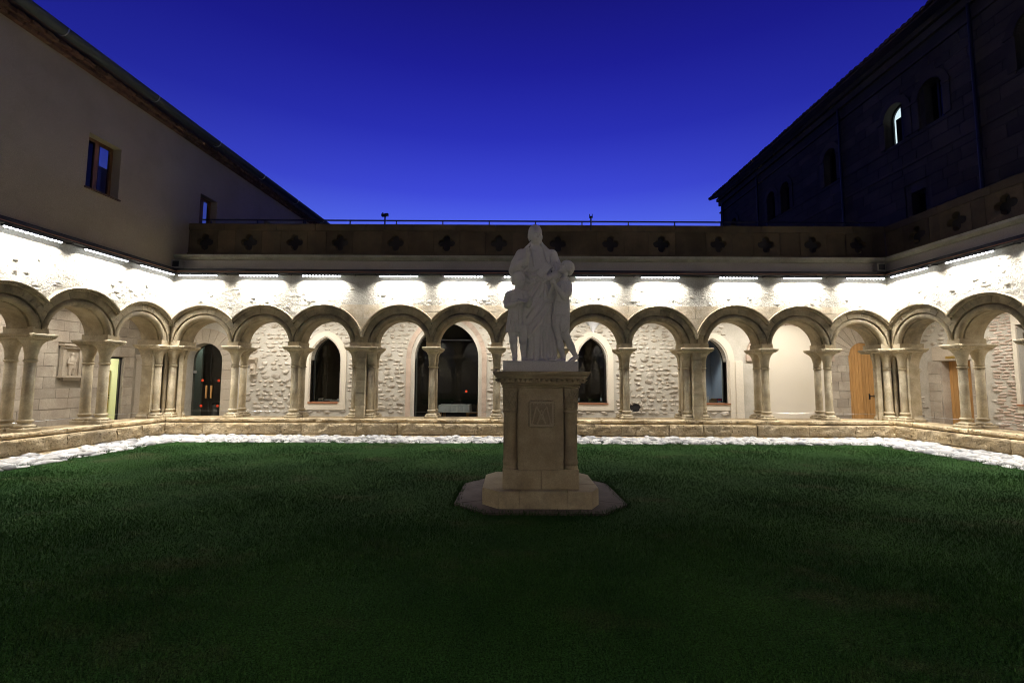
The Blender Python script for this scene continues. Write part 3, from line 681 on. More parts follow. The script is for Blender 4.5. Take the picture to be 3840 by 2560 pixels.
def spandrel(up, arches, ids, ztop=3.735):
    for i in ids:
        a, b, c, r = arches[i]; a2, b2, c2, r2 = arches[i + 1]; x = b
        def half(z, side):
            if side < 0: q = (r + .40) ** 2 - (z - ZC) ** 2; return c + math.sqrt(max(q, 0))
            q = (r2 + .40) ** 2 - (z - ZC) ** 2; return c2 - math.sqrt(max(q, 0))
        zv = ZC + math.sqrt(max((r + .40) ** 2 - (x - c) ** 2, .05)); rnd = random.Random(i)
        cut = zv + (ztop - zv) * .55; levels = [(zv + .03, cut - .004), (cut + .004, ztop)]
        for z0, z1 in levels:
            zs = [z0 + (z1 - z0) * k / 5 for k in range(6)]; Lf = [(max(half(z, -1), c + .12), z) for z in zs]; Rg = [(min(half(z, 1), c2 - .12), z) for z in zs]
            if z1 > cut + .1: Lf = [(max(p[0], x - .62), p[1]) for p in Lf]; Rg = [(min(p[0], x + .62), p[1]) for p in Rg]
            xm = x + rnd.uniform(-.05, .05)
            if z1 > cut + .1:
                MB().plate([p for p in Lf[::-1]] + [(xm - .004, z0), (xm - .004, z1)], -.021, .01).build('spandrel_stone', M['arch_light'], up); MB().plate([(xm + .004, z1), (xm + .004, z0)] + Rg, -.018, .01).build('spandrel_stone', M['arch_light'], up)
            else: MB().plate(Lf[::-1] + Rg, -.020, .01).build('spandrel_stone', M['arch_light'], up)
M['arch_light'] = stone('spandrel_sandstone', (.46, .37, .25), (.60, .52, .40), scale=4, per=.1, bump=.8, dist=.015, fine=34)
spandrel(UP_B, AR_B, range(2, 10)); 

# bench walls
def rough_block(x0, x1, y0, y1, z0, z1, name, m, parent, seed, amp=.016, c=.012, nx=7, nzz=4):
    b = MB(); vs = []; fs = []
    for k in range(nzz + 1):
        for i in range(nx + 1):
            x = x0 + (x1 - x0) * i / nx; z = z0 + (z1 - z0) * k / nzz; ed = (i in (0, nx)) or (k in (0, nzz))
            d = c if ed else 0; q = Vector((x * 5, z * 8.5, seed)); nn = amp * (noise.fractal(q, .8, 2.1, 5))
            xx = x + (0 if i in (0, nx) else noise.noise(q * 2) * .02); vs.append((xx, y0 + d - nn, z))
    m_ = nx + 1; fs = [(k * m_ + i, k * m_ + i + 1, (k + 1) * m_ + i + 1, (k + 1) * m_ + i) for k in range(nzz) for i in range(nx)]
    n = len(vs); vs += [(x0, y1, z0), (x1, y1, z0), (x1, y1, z1), (x0, y1, z1)]
    bot = [i for i in range(m_)]; top = [nzz * m_ + i for i in range(m_)]; lf = [k * m_ for k in range(nzz + 1)]; rg = [k * m_ + nx for k in range(nzz + 1)]
    fs += [tuple([n, n + 1] + bot[::-1]), tuple([n + 2, n + 3] + top), tuple([n + 3, n] + lf), tuple([n + 1, n + 2] + rg[::-1]), (n + 1, n, n + 3, n + 2)]
    b.add(vs, fs); return b.build(name, m, parent, 'auto')
def bench(F, name, u0, u1, label, d0, d1, y_end=.82, hid=None):
    root = empty(name, mat=F); tag(root, label, 'bench wall'); rnd = random.Random(len(name) + int(u0))
    for (z0, z1, y0, L, nm) in ((.385, .488, -.075, 1.0, 'coping_stone'), (.062, .372, -.175, 1.05, 'bench_stone'), (-.06, .050, -.235, 1.6, 'footing_stone')):
        x = u0; k = 0
        while x < u1 - .05:
            w = L * rnd.uniform(.65, 1.45); x1 = min(u1, x + w)
            if u1 - x1 < .3: x1 = u1
            near = d0 <= (x + x1) / 2 <= d1
            rough_block(x + .005, x1 - .005, y0 + rnd.uniform(-.012, .012), (y_end if nm == 'coping_stone' else .5), z0 + rnd.uniform(0, .006), z1 - rnd.uniform(0, .007), nm, M['bench'], root, k + u0, .034 if nm == 'bench_stone' else .020, .018, (max(4, int((x1 - x) / .05)) if near else 3), (8 if nm == 'bench_stone' else 4) if near else 3)
            x = x1; k += 1
    return root
bench(F_BACK, 'back_bench_wall', .09, 20.56, 'long golden sandstone bench wall under the back arcade', 0, 21)
bench(F_LEFT, 'side_bench_wall', -17.6, .82, 'golden sandstone bench wall under the left arcade', -7, 1)
bench(F_RIGHT, 'side_bench_wall', -.82, 17.6, 'golden sandstone bench wall under the right arcade', -1, 7)

# ------------------------------------------------------------------ openings in the gallery walls
def top_round(w): return lambda x: math.sqrt(max(w * w - x * x, 0))
def top_point(w, h):
    rho = (w * w + h * h) / (2 * w); return lambda x: math.sqrt(max(rho * rho - (abs(x) + rho - w) ** 2, 0))
def top_flat(): return lambda x: 0.0
def outline(c, w, zb, zs, top, n=14):
    """from bottom left over the arch to bottom right, in (x, z)"""
    pts = [(c - w, zb)] + [(c - w, zb + (zs - zb) * i / 4) for i in range(1, 4)]
    for i in range(2 * n + 1):
        x = -w * math.cos(PI * i / (2 * n)); pts.append((c + x, zs + top(x)))
    pts += [(c + w, zs - (zs - zb) * i / 4) for i in range(1, 4)] + [(c + w, zb)]
    return pts
def holed_wall(name, m, parent, u0, u1, z0, z1, y, th, ops):
    """ops: (centre, half width, bottom, spring, top function)"""
    b = MB(); x = u0
    for c, w, zb, zs, top in sorted(ops, key=lambda o: o[0]):
        b.box(x, c - w, y, y + th, z0, z1)
        if zb > z0: b.box(c - w, c + w, y, y + th, z0, zb)
        n = 20; xs = [-w * math.cos(PI * i / n) for i in range(n + 1)]
        for i in range(n):
            a, d = xs[i], xs[i + 1]; za, zd = zs + top(a), zs + top(d)
            b.add([(c + a, y, za), (c + d, y, zd), (c + d, y, z1), (c + a, y, z1), (c + a, y + th, za), (c + d, y + th, zd), (c + d, y + th, z1), (c + a, y + th, z1)], [(0, 1, 2, 3), (7, 6, 5, 4), (0, 4, 5, 1)])
        x = c + w
    b.box(x, u1, y, y + th, z0, z1); return b.build(name, m, parent)
def in_ops(ops, pad=.1):
    def f(x, z, s=0, h=0):
        for c, w, zb, zs, top in ops:
            if abs(x - c) < w + pad + s * .5 and z > zb - pad - h and z < zs + (top(max(-w, min(w, x - c)))) + pad + h * .8: return True
        return False
    return f
YB = 3.4    # gallery depth behind the back arcade
gb = empty('back_gallery_wall', mat=F_BACK); tag(gb, 'rubble and plaster gallery wall with pointed windows behind the back arcade', 'wall')
gd = -11.055 + X0          # glass door
w1, w2, w3 = -6.71 + X0, 2.885 + X0, 7.215 + X0
pa = -2.355 + X0; pn = 10.0 + X0; dr = 12.60 + X0; hid = .83 + X0
OPS = [(gd, .635, .1, 2.23, top_round(.635)), (w1, .53, .77, 2.27, top_point(.53, .82)), (pa, 1.145, .1, 2.35, top_point(1.145, 1.33)),
       (w2, .52, .78, 2.30, top_point(.52, .82)), (w3, .52, .79, 2.28, top_point(.52, .81)), (dr, .47, .1, 2.52, top_round(.47)), (hid, .42, .1, 2.5, top_point(.42, .6))]
holed_wall('wall_core', M['mortar'], gb, -3.6, 25.2, -.1, 4.3, YB, .45, OPS)
# smooth ashlar zones as slabs standing proud of the rubble
BIG = [(pn, 1.30, .1, 2.30, top_round(1.26))]
def zone(x, z, s=0, h=0):
    return x < .35 or x > 17.6 or in_ops(OPS, .14)(x, z, s, h) or (abs(x - w1) < .80 + s * .5 and z > .45) and z < 3.15 - max(0, abs(x - w1) - .3) * 1.2 + h or (abs(x - w2) < .82 + s * .5 and .45 < z < 3.2 - max(0, abs(x - w2) - .3) * 1.2 + h) or (abs(x - w3) < .84 + s * .5 and .45 < z < 3.2 - max(0, abs(x - w3) - .3) * 1.2 + h) or (abs(x - pa) < 1.6 and in_ops([(pa, 1.45, .1, 2.35, top_point(1.45, 1.7))], .02)(x, z, s, h)) or abs(x - hid) < .75 or math.hypot(x - 14.13, (z - .62)) < .3
stones_on(gb, -.2, 17.5, .42, 4.0, YB - .002, 820, RB, zone, (.13, .36), (.34, .68), .065, .155, seed=11, limit=300)
def surround(parent, c, w, zb, zs, top, wo, zbo, zso, topo, name='window', sill=None, pane_y=.30, fr='white', inside=True):
    """cream surround, splayed reveal, glass, frame and wooden sill, all children of one window"""
    n = 14; out = outline(c, wo, zbo, zso, topo, n); inn = outline(c, w, zb, zs, top, n)
    # keep the outer band's bottom: close the ring under the sill
    inn2 = outline(c, w + .05, zb, zs, (lambda x: top(x * w / (w + .05)) + .05), n)
    s = MB(); s.band(out, inn2, YB - .035, YB + .02, True, YB - .035); s.band(inn2, inn, YB - .035, YB + .30, True, YB + .03)
    win = s.build(name, M['cream'], parent, 'auto')
    rev = MB(); rev.band([(x + (.004 if x > c else -.004), z) for x, z in inn], inn, YB + .30, YB + .45); 
    g = MB(); g.plate(inn[::-1], YB + pane_y, YB + pane_y + .008); g.build('pane', M['glass'], win)
    ring_o = inn; ring_i = outline(c, w - .022, zb + .022, zs, (lambda x: max(0, top(x * w / (w - .022)) - .022)), n)
    MB().band(ring_o, ring_i, YB + pane_y - .012, YB + pane_y + .02).build('frame', M['black'], win)
    if sill: MB().box(sill[0], sill[1], YB - .06, YB + pane_y, zb - .045, zb + .005).build('sill', M['sill_wood'], win)
    return win
ow = top_point(.76, 1.02)
def wo_round(w, h): return lambda x: h * math.sqrt(max(0, 1 - (x / w) ** 2))
surround(gb, w1, .53, .77, 2.27, top_point(.53, .82), .755, .50, 2.33, wo_round(.755, .97), sill=(w1 - .57, w1 + .50))
surround(gb, w2, .52, .78, 2.30, top_point(.52, .82), .765, .53, 2.33, wo_round(.765, 1.0), sill=(w2 - .5, w2 + .56))
surround(gb, w3, .52, .79, 2.28, top_point(.52, .81), .785, .54, 2.33, wo_round(.785, .99), sill=(w3 - .5, w3 + .6))
surround(gb, hid, .42, .1, 2.5, top_point(.42, .6), .62, .05, 2.55, wo_round(.62, .8), name='doorway')
# low plaster skirting and pilaster by the third window, buttress strip
MB().box(w3 + .60, w3 + 1.06, YB - .06, YB + .02, .1, 2.32).box(w3 + .79, w3 + 1.06, YB - .09, YB - .055, .1, 2.28).build('pilaster', M['cream'], gb)
# great pointed opening with moulded rose sandstone voussoirs
def framed_opening(parent, c, w, zs, top, band_w, name, m, nblk, z0=.1):
    o_ = outline(c, w + band_w, z0, zs, lambda x: top(x * w / (w + band_w)) * (1 + band_w * .9), 26); i_ = outline(c, w, z0, zs, top, 26)
    mid = [((a[0] * .45 + b[0] * .55), (a[1] * .45 + b[1] * .55)) for a, b in zip(o_, i_)]
    n = len(i_); cuts = [round(k * (n - 1) / nblk) for k in range(nblk + 1)]; root = empty(name, parent=parent); rnd = random.Random(4)
    for a, b_ in zip(cuts[:-1], cuts[1:]):
        ex = rnd.uniform(-.0, .012)
        def seg(A, B, y0, y1, iy):
            q = MB(); A2 = A[a:b_ + 1]; B2 = B[a:b_ + 1]
            def sh(L):
                L = list(L); d0 = Vector(L[1]) - Vector(L[0]); d1 = Vector(L[-2]) - Vector(L[-1]); L[0] = tuple(Vector(L[0]) + d0.normalized() * .004); L[-1] = tuple(Vector(L[-1]) + d1.normalized() * .004); return L
            q.band(sh(A2), sh(B2), y0, y1, False, iy); return q
        q = seg(o_, mid, YB - .03 - ex, YB + .1, YB - .03 - ex); q2 = seg(mid, i_, YB + .0, YB + .28, YB + .07); q.add(q2.v, q2.f); q.build('voussoir', m, root)
    return root
framed_opening(gb, pa, 1.145, 2.35, top_point(1.145, 1.33), .30, 'portal_frame', M['pink'], 17)
gpane = MB(); gpane.plate(outline(pa, 1.145, .1, 2.35, top_point(1.145, 1.33))[::-1], YB + .25, YB + .262)
gp = gpane.build('glass_screen', M['glass'], gb)
MB().box(pa - 1.12, pa + 1.12, YB + .237, YB + .273, 3.02, 3.04).build('mullion', M['black'], gp)
def disc(parent, x, y, z, r=.045, nm='round_sticker'):
    MB().plate([(x + r * math.cos(2 * PI * i / 20), z + r * math.sin(2 * PI * i / 20)) for i in range(20)], y - .002, y).build(nm, M['red_dot'], parent)
disc(gp, pa + .70, YB + .245, 1.17)
M['greenish'] = plain('pale_green_lobby', (.52, .58, .50), .7)
# glass double door in the smooth round arch at the left
def smooth_arch(c, r, zs, x0, x1):
    b = MB(); nb = 11
    for k in range(nb):
        a0, a1 = PI * k / nb + .006, PI * (k + 1) / nb - .006; q = MB(); n = 4; vs = []
        O = [(c + (r + .52) * math.cos(a0 + (a1 - a0) * i / n), zs + (r + .52) * math.sin(a0 + (a1 - a0) * i / n)) for i in range(n + 1)]
        I = [(c + r * math.cos(a0 + (a1 - a0) * i / n), zs + r * math.sin(a0 + (a1 - a0) * i / n)) for i in range(n + 1)]
        O = [(min(max(p[0], x0), x1), p[1]) for p in O]
        q.band(O[::-1], I[::-1], YB - .03 - .003 * (k % 2), YB + .44, False); q.build('voussoir', M['ashlar_light'], gb)
    for sgn, xe in ((-1, x0), (1, x1)):
        z = .1
        for k, zz in enumerate((.46, .83, 1.2, 1.56, 1.9, 2.225)):
            a, b_ = sorted((c + sgn * r, xe)); MB().cbox(a + .002, b_ - .002, YB - .03 - .003 * (k % 2), YB + .44, z + .003, zz - .003, .006).build('jamb_stone', M['ashlar_light'], gb); z = zz
M['ashlar_light'] = stone('smooth_ashlar', (.44, .37, .28), (.53, .46, .36), scale=1.3, grime=.25, grime_col=(.3, .25, .19), per=.10, bump=.25, dist=.006, fine=40)
smooth_arch(gd, .635, 2.23, gd - 1.35, gd + 1.22)
dd = empty('glass_door', parent=None, mat=F_BACK @ Matrix.Translation((gd, YB + .33, .1))); tag(dd, 'frameless glass double door with wooden pull handles and red dots', 'door')
MB().plate([(x - gd, z - .1) for x, z in outline(gd, .630, .1, 2.23, top_round(.630))][::-1], 0, .012).build('glass_leaf', M['glass'], dd)
for s in (-1, 1):
    MB().box(s * .09 - .025, s * .09 + .025, -.05, -.012, .78, 1.24).build('handle', M['door_wood'], dd)
    MB().box(s * .56 - .06, s * .56 + .06, -.012, .022, 1.68, 1.78).build('hinge_plate', M['steel'], dd)
    for zz in (.50, 1.42): disc(dd, s * .30 + .03, -.003, zz, .05)
MB().box(-.004, .004, -.002, .014, .01, 2.7).build('meeting_edge', M['black'], dd)
MB().box(gd - 1.5, gd - .92, YB + 1.2, YB + 1.3, -.1, 3.4).build('lobby_panel', M['greenish'], gb)
MB().box(gd - 2.4, gd + 1.2, YB + 2.6, YB + 2.7, -.1, 3.4).build('lobby_rear_wall', M['joint'], gb)
ll = bpy.data.lights.new('lobby_fill_light', 'AREA'); ll.energy = 7; ll.size = .3; ll.color = (.9, 1, .92); llo = bpy.data.objects.new('lobby_fill_light', ll); col.objects.link(llo); llo.matrix_world = F_BACK @ Matrix.Translation((gd - .9, YB + .75, 3.3)) @ Matrix.Rotation(R(35), 4, 'X')  # unseen fill light added to brighten the lobby behind the door
# blind arch filled with cream render
pb_ = MB(); pb_.plate(outline(pn, 1.30, .1, 2.30, top_round(1.30))[::-1], YB - .05, YB + .0); pnl = pb_.build('blind_arch_panel', M['cream'], gb)
framed = MB()
nb = 15
for k in range(nb):
    a0, a1 = PI * k / nb + .006, PI * (k + 1) / nb - .006; O = [(pn + 1.58 * math.cos(a0 + (a1 - a0) * i / 3), 2.30 + 1.58 * math.sin(a0 + (a1 - a0) * i / 3)) for i in range(4)]; I = [(pn + 1.305 * math.cos(a0 + (a1 - a0) * i / 3), 2.30 + 1.305 * math.sin(a0 + (a1 - a0) * i / 3)) for i in range(4)]
    MB().band(O[::-1], I[::-1], YB - .085 - .004 * (k % 2), YB - .0, False).build('voussoir', M['pink'], pnl)
# ashlar field round the oak door
def ashlar(parent, u0, u1, z0, z1, y0, th, hc, L, m, skip=None, nm='stone_block', seed=1, limit=280, jit=.006, mes=None, gap=.004, vis=None):
    rnd = random.Random(seed); z = z0; out = []; row = 0
    while z < z1 - .02:
        h = min(hc * rnd.uniform(.82, 1.18), z1 - z)
        if z1 - (z + h) < hc * .4: h = z1 - z
        x = u0 - rnd.uniform(0, L * .7)
        while x < u1:
            w = L * rnd.uniform(.6, 1.45); a, b_ = max(x, u0), min(x + w, u1)
            if b_ - a > .04:
                if not skip: out.append((a + gap, b_ - gap, z + gap, z + h - gap, y0 - rnd.uniform(0, jit)))
                else:
                    ns = max(3, int((b_ - a) / .03)); run = None
                    for i in range(ns + 1):
                        t = a + (b_ - a) * i / ns; ok = not (skip(t, z + .02, 0, 0) or skip(t, z + h * .5, 0, 0) or skip(t, z + h - .02, 0, 0))
                        if ok and run is None: run = t
                        if run is not None and (not ok or i == ns):
                            e = t if ok else t - (b_ - a) / ns
                            if e - run > .07: out.append((run + gap, e - gap, z + gap, z + h - gap, y0 - rnd.uniform(0, jit)))
                            run = None
            x += w
        z += h; row += 1
    if vis: out.sort(key=lambda q: -vis((q[0] + q[1]) / 2, (q[2] + q[3]) / 2) * (q[1] - q[0]))
    for a, b_, c, d, y in out[:limit]: MB().cbox(a, b_, y, y + th, c, d, .006).build(nm, m, parent)
    if len(out) > limit:
        q = MB()
        for a, b_, c, d, y in out[limit:]: q.cbox(a, b_, y, y + th, c, d, .006)
        tag(q.build(nm + 's', m, parent), kind='stuff')
ashlar(gb, 21.15, 24.2, .1, 2.52, YB - .04, .05, .29, .44, M['ashlar'], lambda x, z, s, h: abs(x - dr) < .475, seed=3)
for k in range(13):
    a0, a1 = PI * k / 13 + .007, PI * (k + 1) / 13 - .007; O = [(dr + 1.25 * math.cos(a0 + (a1 - a0) * i / 3), 2.52 + 1.25 * math.sin(a0 + (a1 - a0) * i / 3)) for i in range(4)]; I = [(dr + .47 * math.cos(a0 + (a1 - a0) * i / 3), 2.52 + .47 * math.sin(a0 + (a1 - a0) * i / 3)) for i in range(4)]
    MB().band(O[::-1], I[::-1], YB - .042 - .003 * (k % 2), YB + .0, False).build('voussoir', M['ashlar_light'], gb)
def plank_door(F, x, y, z0, w, zs, arched, label, n=8, handle=1):
    root = empty('wooden_door', mat=F @ Matrix.Translation((x, y, z0))); tag(root, label, 'door')
    for k in range(n):
        a = -w + 2 * w * k / n + .004; b_ = -w + 2 * w * (k + 1) / n - .004; t = top_round(w) if arched else top_flat()
        za, zm, zb_ = zs + t(a), zs + t((a + b_) / 2), zs + t(b_)
        MB().add([(a, 0, 0), (b_, 0, 0), (b_, 0, zb_), ((a + b_) / 2, 0, zm), (a, 0, za), (a, .04, 0), (b_, .04, 0), (b_, .04, zb_), ((a + b_) / 2, .04, zm), (a, .04, za)],
                 [(0, 1, 2, 3, 4), (9, 8, 7, 6, 5)] + [(i, 5 + i, 5 + (i + 1) % 5, (i + 1) % 5) for i in range(5)]).build('plank', M['door_wood'], root)
    if handle:
        h = MB().box(.20, .245, -.02, .0, .86, 1.06); h.tube([(.222, -.02, .98), (.222, -.06, .98), (.36, -.06, 1.0), (.38, -.05, .97)], .013, 8); h.box(.36, .40, -.06, -.03, .95, 1.01); h.build('handle', M['black'], root)
    return root
plank_door(F_BACK, dr, YB + .02, .1, .465, 2.42, True, 'arched oak plank door with a black lever handle in smooth stone')
# bracket, hole, thin door groove on the rubble wall
cb = MB()
cb.box(.36, .66, YB - .22, YB + .02, 2.26, 2.34); cb.add([(.38, YB - .20, 2.26), (.64, YB - .20, 2.26), (.64, YB - .10, 2.10), (.38, YB - .10, 2.10), (.38, YB, 2.26), (.64, YB, 2.26), (.64, YB, 2.10), (.38, YB, 2.10)], [(0, 1, 2, 3), (3, 2, 6, 7), (0, 3, 7, 4), (1, 5, 6, 2)])
cb.box(.44, .62, YB - .12, YB, 1.78, 2.12); cb.box(.42, .66, YB - .15, YB, 1.73, 1.785); cb.tube([(.53, YB - .12, 2.03), (.53, YB - .16, 1.95), (.53, YB - .13, 1.83)], [.03, .06, .04], 8)
cbo = cb.build('stone_bracket', M['ashlar_light'], None, mat=F_BACK); tag(cbo, 'small carved stone bracket on the rubble wall near the glass door', 'bracket')
hol = MB(); loop = [(14.21 + .19 * math.cos(a) * (1 + .1 * math.sin(3 * a)), .625 + .155 * math.sin(a) * (1 + .1 * math.cos(2 * a))) for a in [2 * PI * i / 18 for i in range(18)]]
hol.add([(x, YB - .006, z) for x, z in loop], [tuple(range(17, -1, -1))]); hol.build('hole_shade_patch', M['black'], gb)  # flat black patch painting the shade inside the hole
# rough rim stones round the hole
for i in range(11):
    a = 2 * PI * i / 11; obj('stone', RB[i % 8], gb, mat=Matrix.Translation((14.21 + .24 * math.cos(a), YB - .01, .625 + .19 * math.sin(a))) @ Matrix.Rotation(a + PI / 2, 4, 'Y') @ Matrix.Diagonal((.14, .12, .10, 1)))

# left gallery wall: coursed ashlar, relief, lit doorway
YL = 3.49
gl = empty('left_gallery_wall', mat=F_LEFT); tag(gl, 'coursed ashlar gallery wall with a relief and a lit doorway at the left', 'wall')
def uL(Y): return (Y - 13) * 1.00155
dl0, dl1 = uL(14.40), uL(15.21); dc, dw = (dl0 + dl1) / 2, (dl1 - dl0) / 2
holed_wall('wall_core', M['joint'], gl, -19, 3.42, -.1, 4.3, YL, .15, [(dc, dw, .1, 2.28, top_flat())])
ashlar(gl, -8.5, 3.3, .1, 4.2, YL - .045, .06, .33, .62, M['ashlar'], lambda x, z, s, h: abs(x - dc) < dw + .0 and z < 2.29 or (abs(x - .44) < .36 and 1.50 < z < 2.62) or x > 2.62 and x < 3.3 and z < 2.45, seed=8, jit=.014, vis=lambda x, z: 1. / (9 - abs(min(0, x)) * 1.0 + 1.5))
ld = empty('lit_glass_door', mat=F_LEFT @ Matrix.Translation((dc, YL + .04, .1))); tag(ld, 'black framed glass door opening on a bright cream room', 'door')
MB().box(-dw, -dw + .05, 0, .05, 0, 2.18).box(dw - .06, dw, 0, .05, 0, 2.18).box(-dw + .05, dw - .06, .001, .049, 2.13, 2.18).build('frame', M['black'], ld)
MB().box(-dw + .05, dw - .06, .02, .028, 0, 2.13).build('pane', M['glass_clear'], ld)
for zz in (.42, 1.42): disc(ld, -.06, .018, zz, .045)
MB().tube([(-.22, -.03, .92), (-.02, -.06, .94)], .012, 6).tube([(-.22, -.03, .82), (-.02, -.06, .84)], .012, 6).build('handle', M['black'], ld)
M['lit_cream'] = plain('lit_room_wall', (.80, .76, .55), .8)
rm = MB(); rm.box(dc - 1.4, dc + 1.8, YL + 2.2, YL + 2.3, .08, 2.8).box(dc - 1.5, dc - 1.4, YL + .16, YL + 2.3, .08, 2.8).box(dc + .42, dc + .5, YL + .16, YL + 2.2, .08, 2.8).box(dc - 1.5, dc + 1.8, YL + .16, YL + 2.3, 2.8, 2.9).box(dc - 1.5, dc + 1.8, YL + .16, YL + 2.3, .03, .08)
rmo = rm.build('entrance_room', M['lit_cream'], None, mat=F_LEFT); tag(rmo, kind='structure')
yd = MB().box(dc + .37, dc + .415, YL + .42, YL + 1.4, .1, 1.85); ydo = yd.build('yellow_door', M['yellow'], None, mat=F_LEFT); tag(ydo, 'yellow wooden door inside the lit room at the left', 'door')
al = bpy.data.lights.new('room_lamp', 'AREA'); al.energy = 75; al.size = .8; al.color = (1, .95, .8); alo = bpy.data.objects.new('room_lamp', al); col.objects.link(alo); alo.matrix_world = F_LEFT @ Matrix.Translation((dc - .4, YL + 1.3, 2.75))
# carved relief on the wall
rx = .44; rl = empty('stone_relief', mat=F_LEFT @ Matrix.Translation((rx, YL - .05, 0))); tag(rl, 'stone relief of a small standing figure under a cornice', 'relief')
q = MB().box(-.30, .30, -.02, .03, 1.62, 2.52); q.build('back_slab', M['ashlar_light'], rl)
MB().box(-.36, .36, -.17, .03, 2.54, 2.60).box(-.31, .31, -.12, .03, 2.47, 2.54).build('cornice', M['ashlar_light'], rl); MB().box(-.34, .34, -.13, .03, 1.60, 1.66).box(-.24, .24, -.08, .03, 1.52, 1.60).build('shelf', M['ashlar_light'], rl)
MB().box(-.28, -.20, -.07, .0, 1.66, 2.47).box(.20, .28, -.07, .0, 1.66, 2.47).build('side_pillar', M['ashlar_light'], rl)
S = Sculpt((-.17, -.16, 1.64), (.17, .02, 2.40), .008)
S.ell((0, -.06, 2.30), (.045, .045, .055)); S.path([(0, -.05, 2.24), (0, -.05, 2.1), (0, -.05, 1.9)], [.04, .075, .07], .02); S.path([(-.03, -.05, 1.9), (-.045, -.05, 1.68)], [.05, .035], .02); S.path([(.03, -.05, 1.9), (.05, -.05, 1.68)], [.05, .035], .02)
S.path([(-.08, -.05, 2.18), (-.12, -.07, 2.03), (-.02, -.11, 2.0)], .028, .015); S.path([(.08, -.05, 2.18), (.11, -.08, 2.05), (.05, -.11, 2.1)], .028, .015); S.path([(.07, -.12, 2.25), (.02, -.12, 1.75)], .012, .01); S.ell((.0, -.05, 1.98), (.10, .05, .09), .03)
fo = obj('carved_figure', S.mesh('carved_figure', M['ashlar_light'], 1), rl)
# responding pilaster with small column in the far left corner
pr_ = empty('corner_respond', mat=F_LEFT @ Matrix.Translation((uL(16.0), YL, 0))); tag(pr_, 'engaged stone column with capital in the far left gallery corner', 'column')
MB().box(-.26, .30, -.28, .02, .1, 2.42).build('pilaster', M['ashlar_light'], pr_); MB().lathe(-.0, -.34, [(.10, .9), (.085, .95), (.085, 1.9), (.10, 1.92), (.09, 1.95), (.12, 2.1), (.17, 2.22, .6), (.17, 2.26, .8)], 16).build('shaft', M['ashlar_light'], pr_, True)
MB().box(-.30, .34, -.52, .02, 2.28, 2.34).box(-.27, .31, -.48, .02, 2.24, 2.28).box(-.32, .36, -.54, .02, 2.34, 2.42).build('capital_slab', M['ashlar_light'], pr_); MB().box(-.30, .34, -.5, .02, .1, .62).box(-.22, .26, -.46, .02, .62, .72).lathe(0, -.34, [(.15, .72), (.15, .78), (.11, .84), (.13, .88), (.10, .92)], 16).build('pedestal', M['ashlar_light'], pr_)

# right gallery wall: rubble, oak door in ashlar quoins, brick patch
YR = 3.215
gr = empty('right_gallery_wall', mat=F_RIGHT); tag(gr, 'rubble gallery wall with an oak door in dressed stone at the right', 'wall')
def uR(Y): return (13 - Y) * 1.0005
q0, q1 = uR(14.78), uR(13.82); rc, rw = (q0 + q1) / 2, (q1 - q0) / 2
holed_wall('wall_core', M['mortar'], gr, -3.42, 18, -.1, 4.3, YR, .45, [(rc, rw, .1, 2.27, top_flat()), (uR(12.1), .42, 1.0, 3.2, top_flat())])
ashlar(gr, rc - rw - .42, rc - rw, .1, 2.27, YR - .03, .05, .30, .5, M['ashlar'], seed=3); ashlar(gr, rc + rw, rc + rw + .40, .1, 2.27, YR - .03, .05, .30, .5, M['ashlar'], seed=4); ashlar(gr, rc - rw - .25, rc + rw + .25, 2.28, 2.75, YR - .03, .05, .45, .9, M['ashlar_light'], seed=5)
for s in (-1, 1): MB().box(rc + s * rw - .02, rc + s * rw + .02, YR + .0, YR + .3, .1, 2.268).build('jamb_stone', M['ashlar'], gr)
def skr(x, z, s=0, h=0): return (rc - rw - .48 - s * .5 < x < rc + rw + .48 + s * .5 and z < 2.85) or (uR(12.62) - s * .5 < x < uR(11.5) and z > .85) 
def skr2(x, z, s=0, h=0): return skr(x, z, s, h) or (uR(13.15) < x < uR(12.6))
stones_on(gr, -3.1, 7.5, .3, 4.1, YR - .002, 480, RB, skr2, (.13, .36), (.34, .62), .065, .15, seed=13, vis=lambda x, z: 1.)
stones_on(gr, uR(13.15), uR(12.62), .3, 3.7, YR - .004, 130, RR, None, (.17, .25), (.26, .32), .035, .088, seed=14, nm='brick')
plank_door(F_RIGHT, rc, YR + .26, .1, rw + .02, 2.20, False, 'oak plank door deep in grey quoins behind the right arcade', 7, 0)
MB().box(rc - .26, rc + .26, YR - .045, YR - .03, 2.34, 2.42).build('brass_plate', plain('brass', (.5, .36, .1), .35, .8), gr)
for nm_, bx in (('window_surround', [(uR(12.62), uR(12.52), YR - .05, YR + .02, .75, 3.5), (uR(11.68), uR(11.58), YR - .05, YR + .02, .75, 3.5), (uR(12.52), uR(11.68), YR - .05, YR + .02, 3.2, 3.5), (uR(12.52), uR(11.68), YR - .05, YR + .02, .75, 1.0)]),):
    b = MB()
    for t in bx: b.box(*t)
    wso = b.build(nm_, M['cream'], gr)
MB().box(uR(12.52), uR(11.68), YR + .2, YR + .21, 1.0, 3.2).build('pane', M['glass'], wso); MB().box(uR(12.6), uR(11.6), YR - .1, YR + .2, .95, 1.0).build('sill', M['sill_wood'], wso)

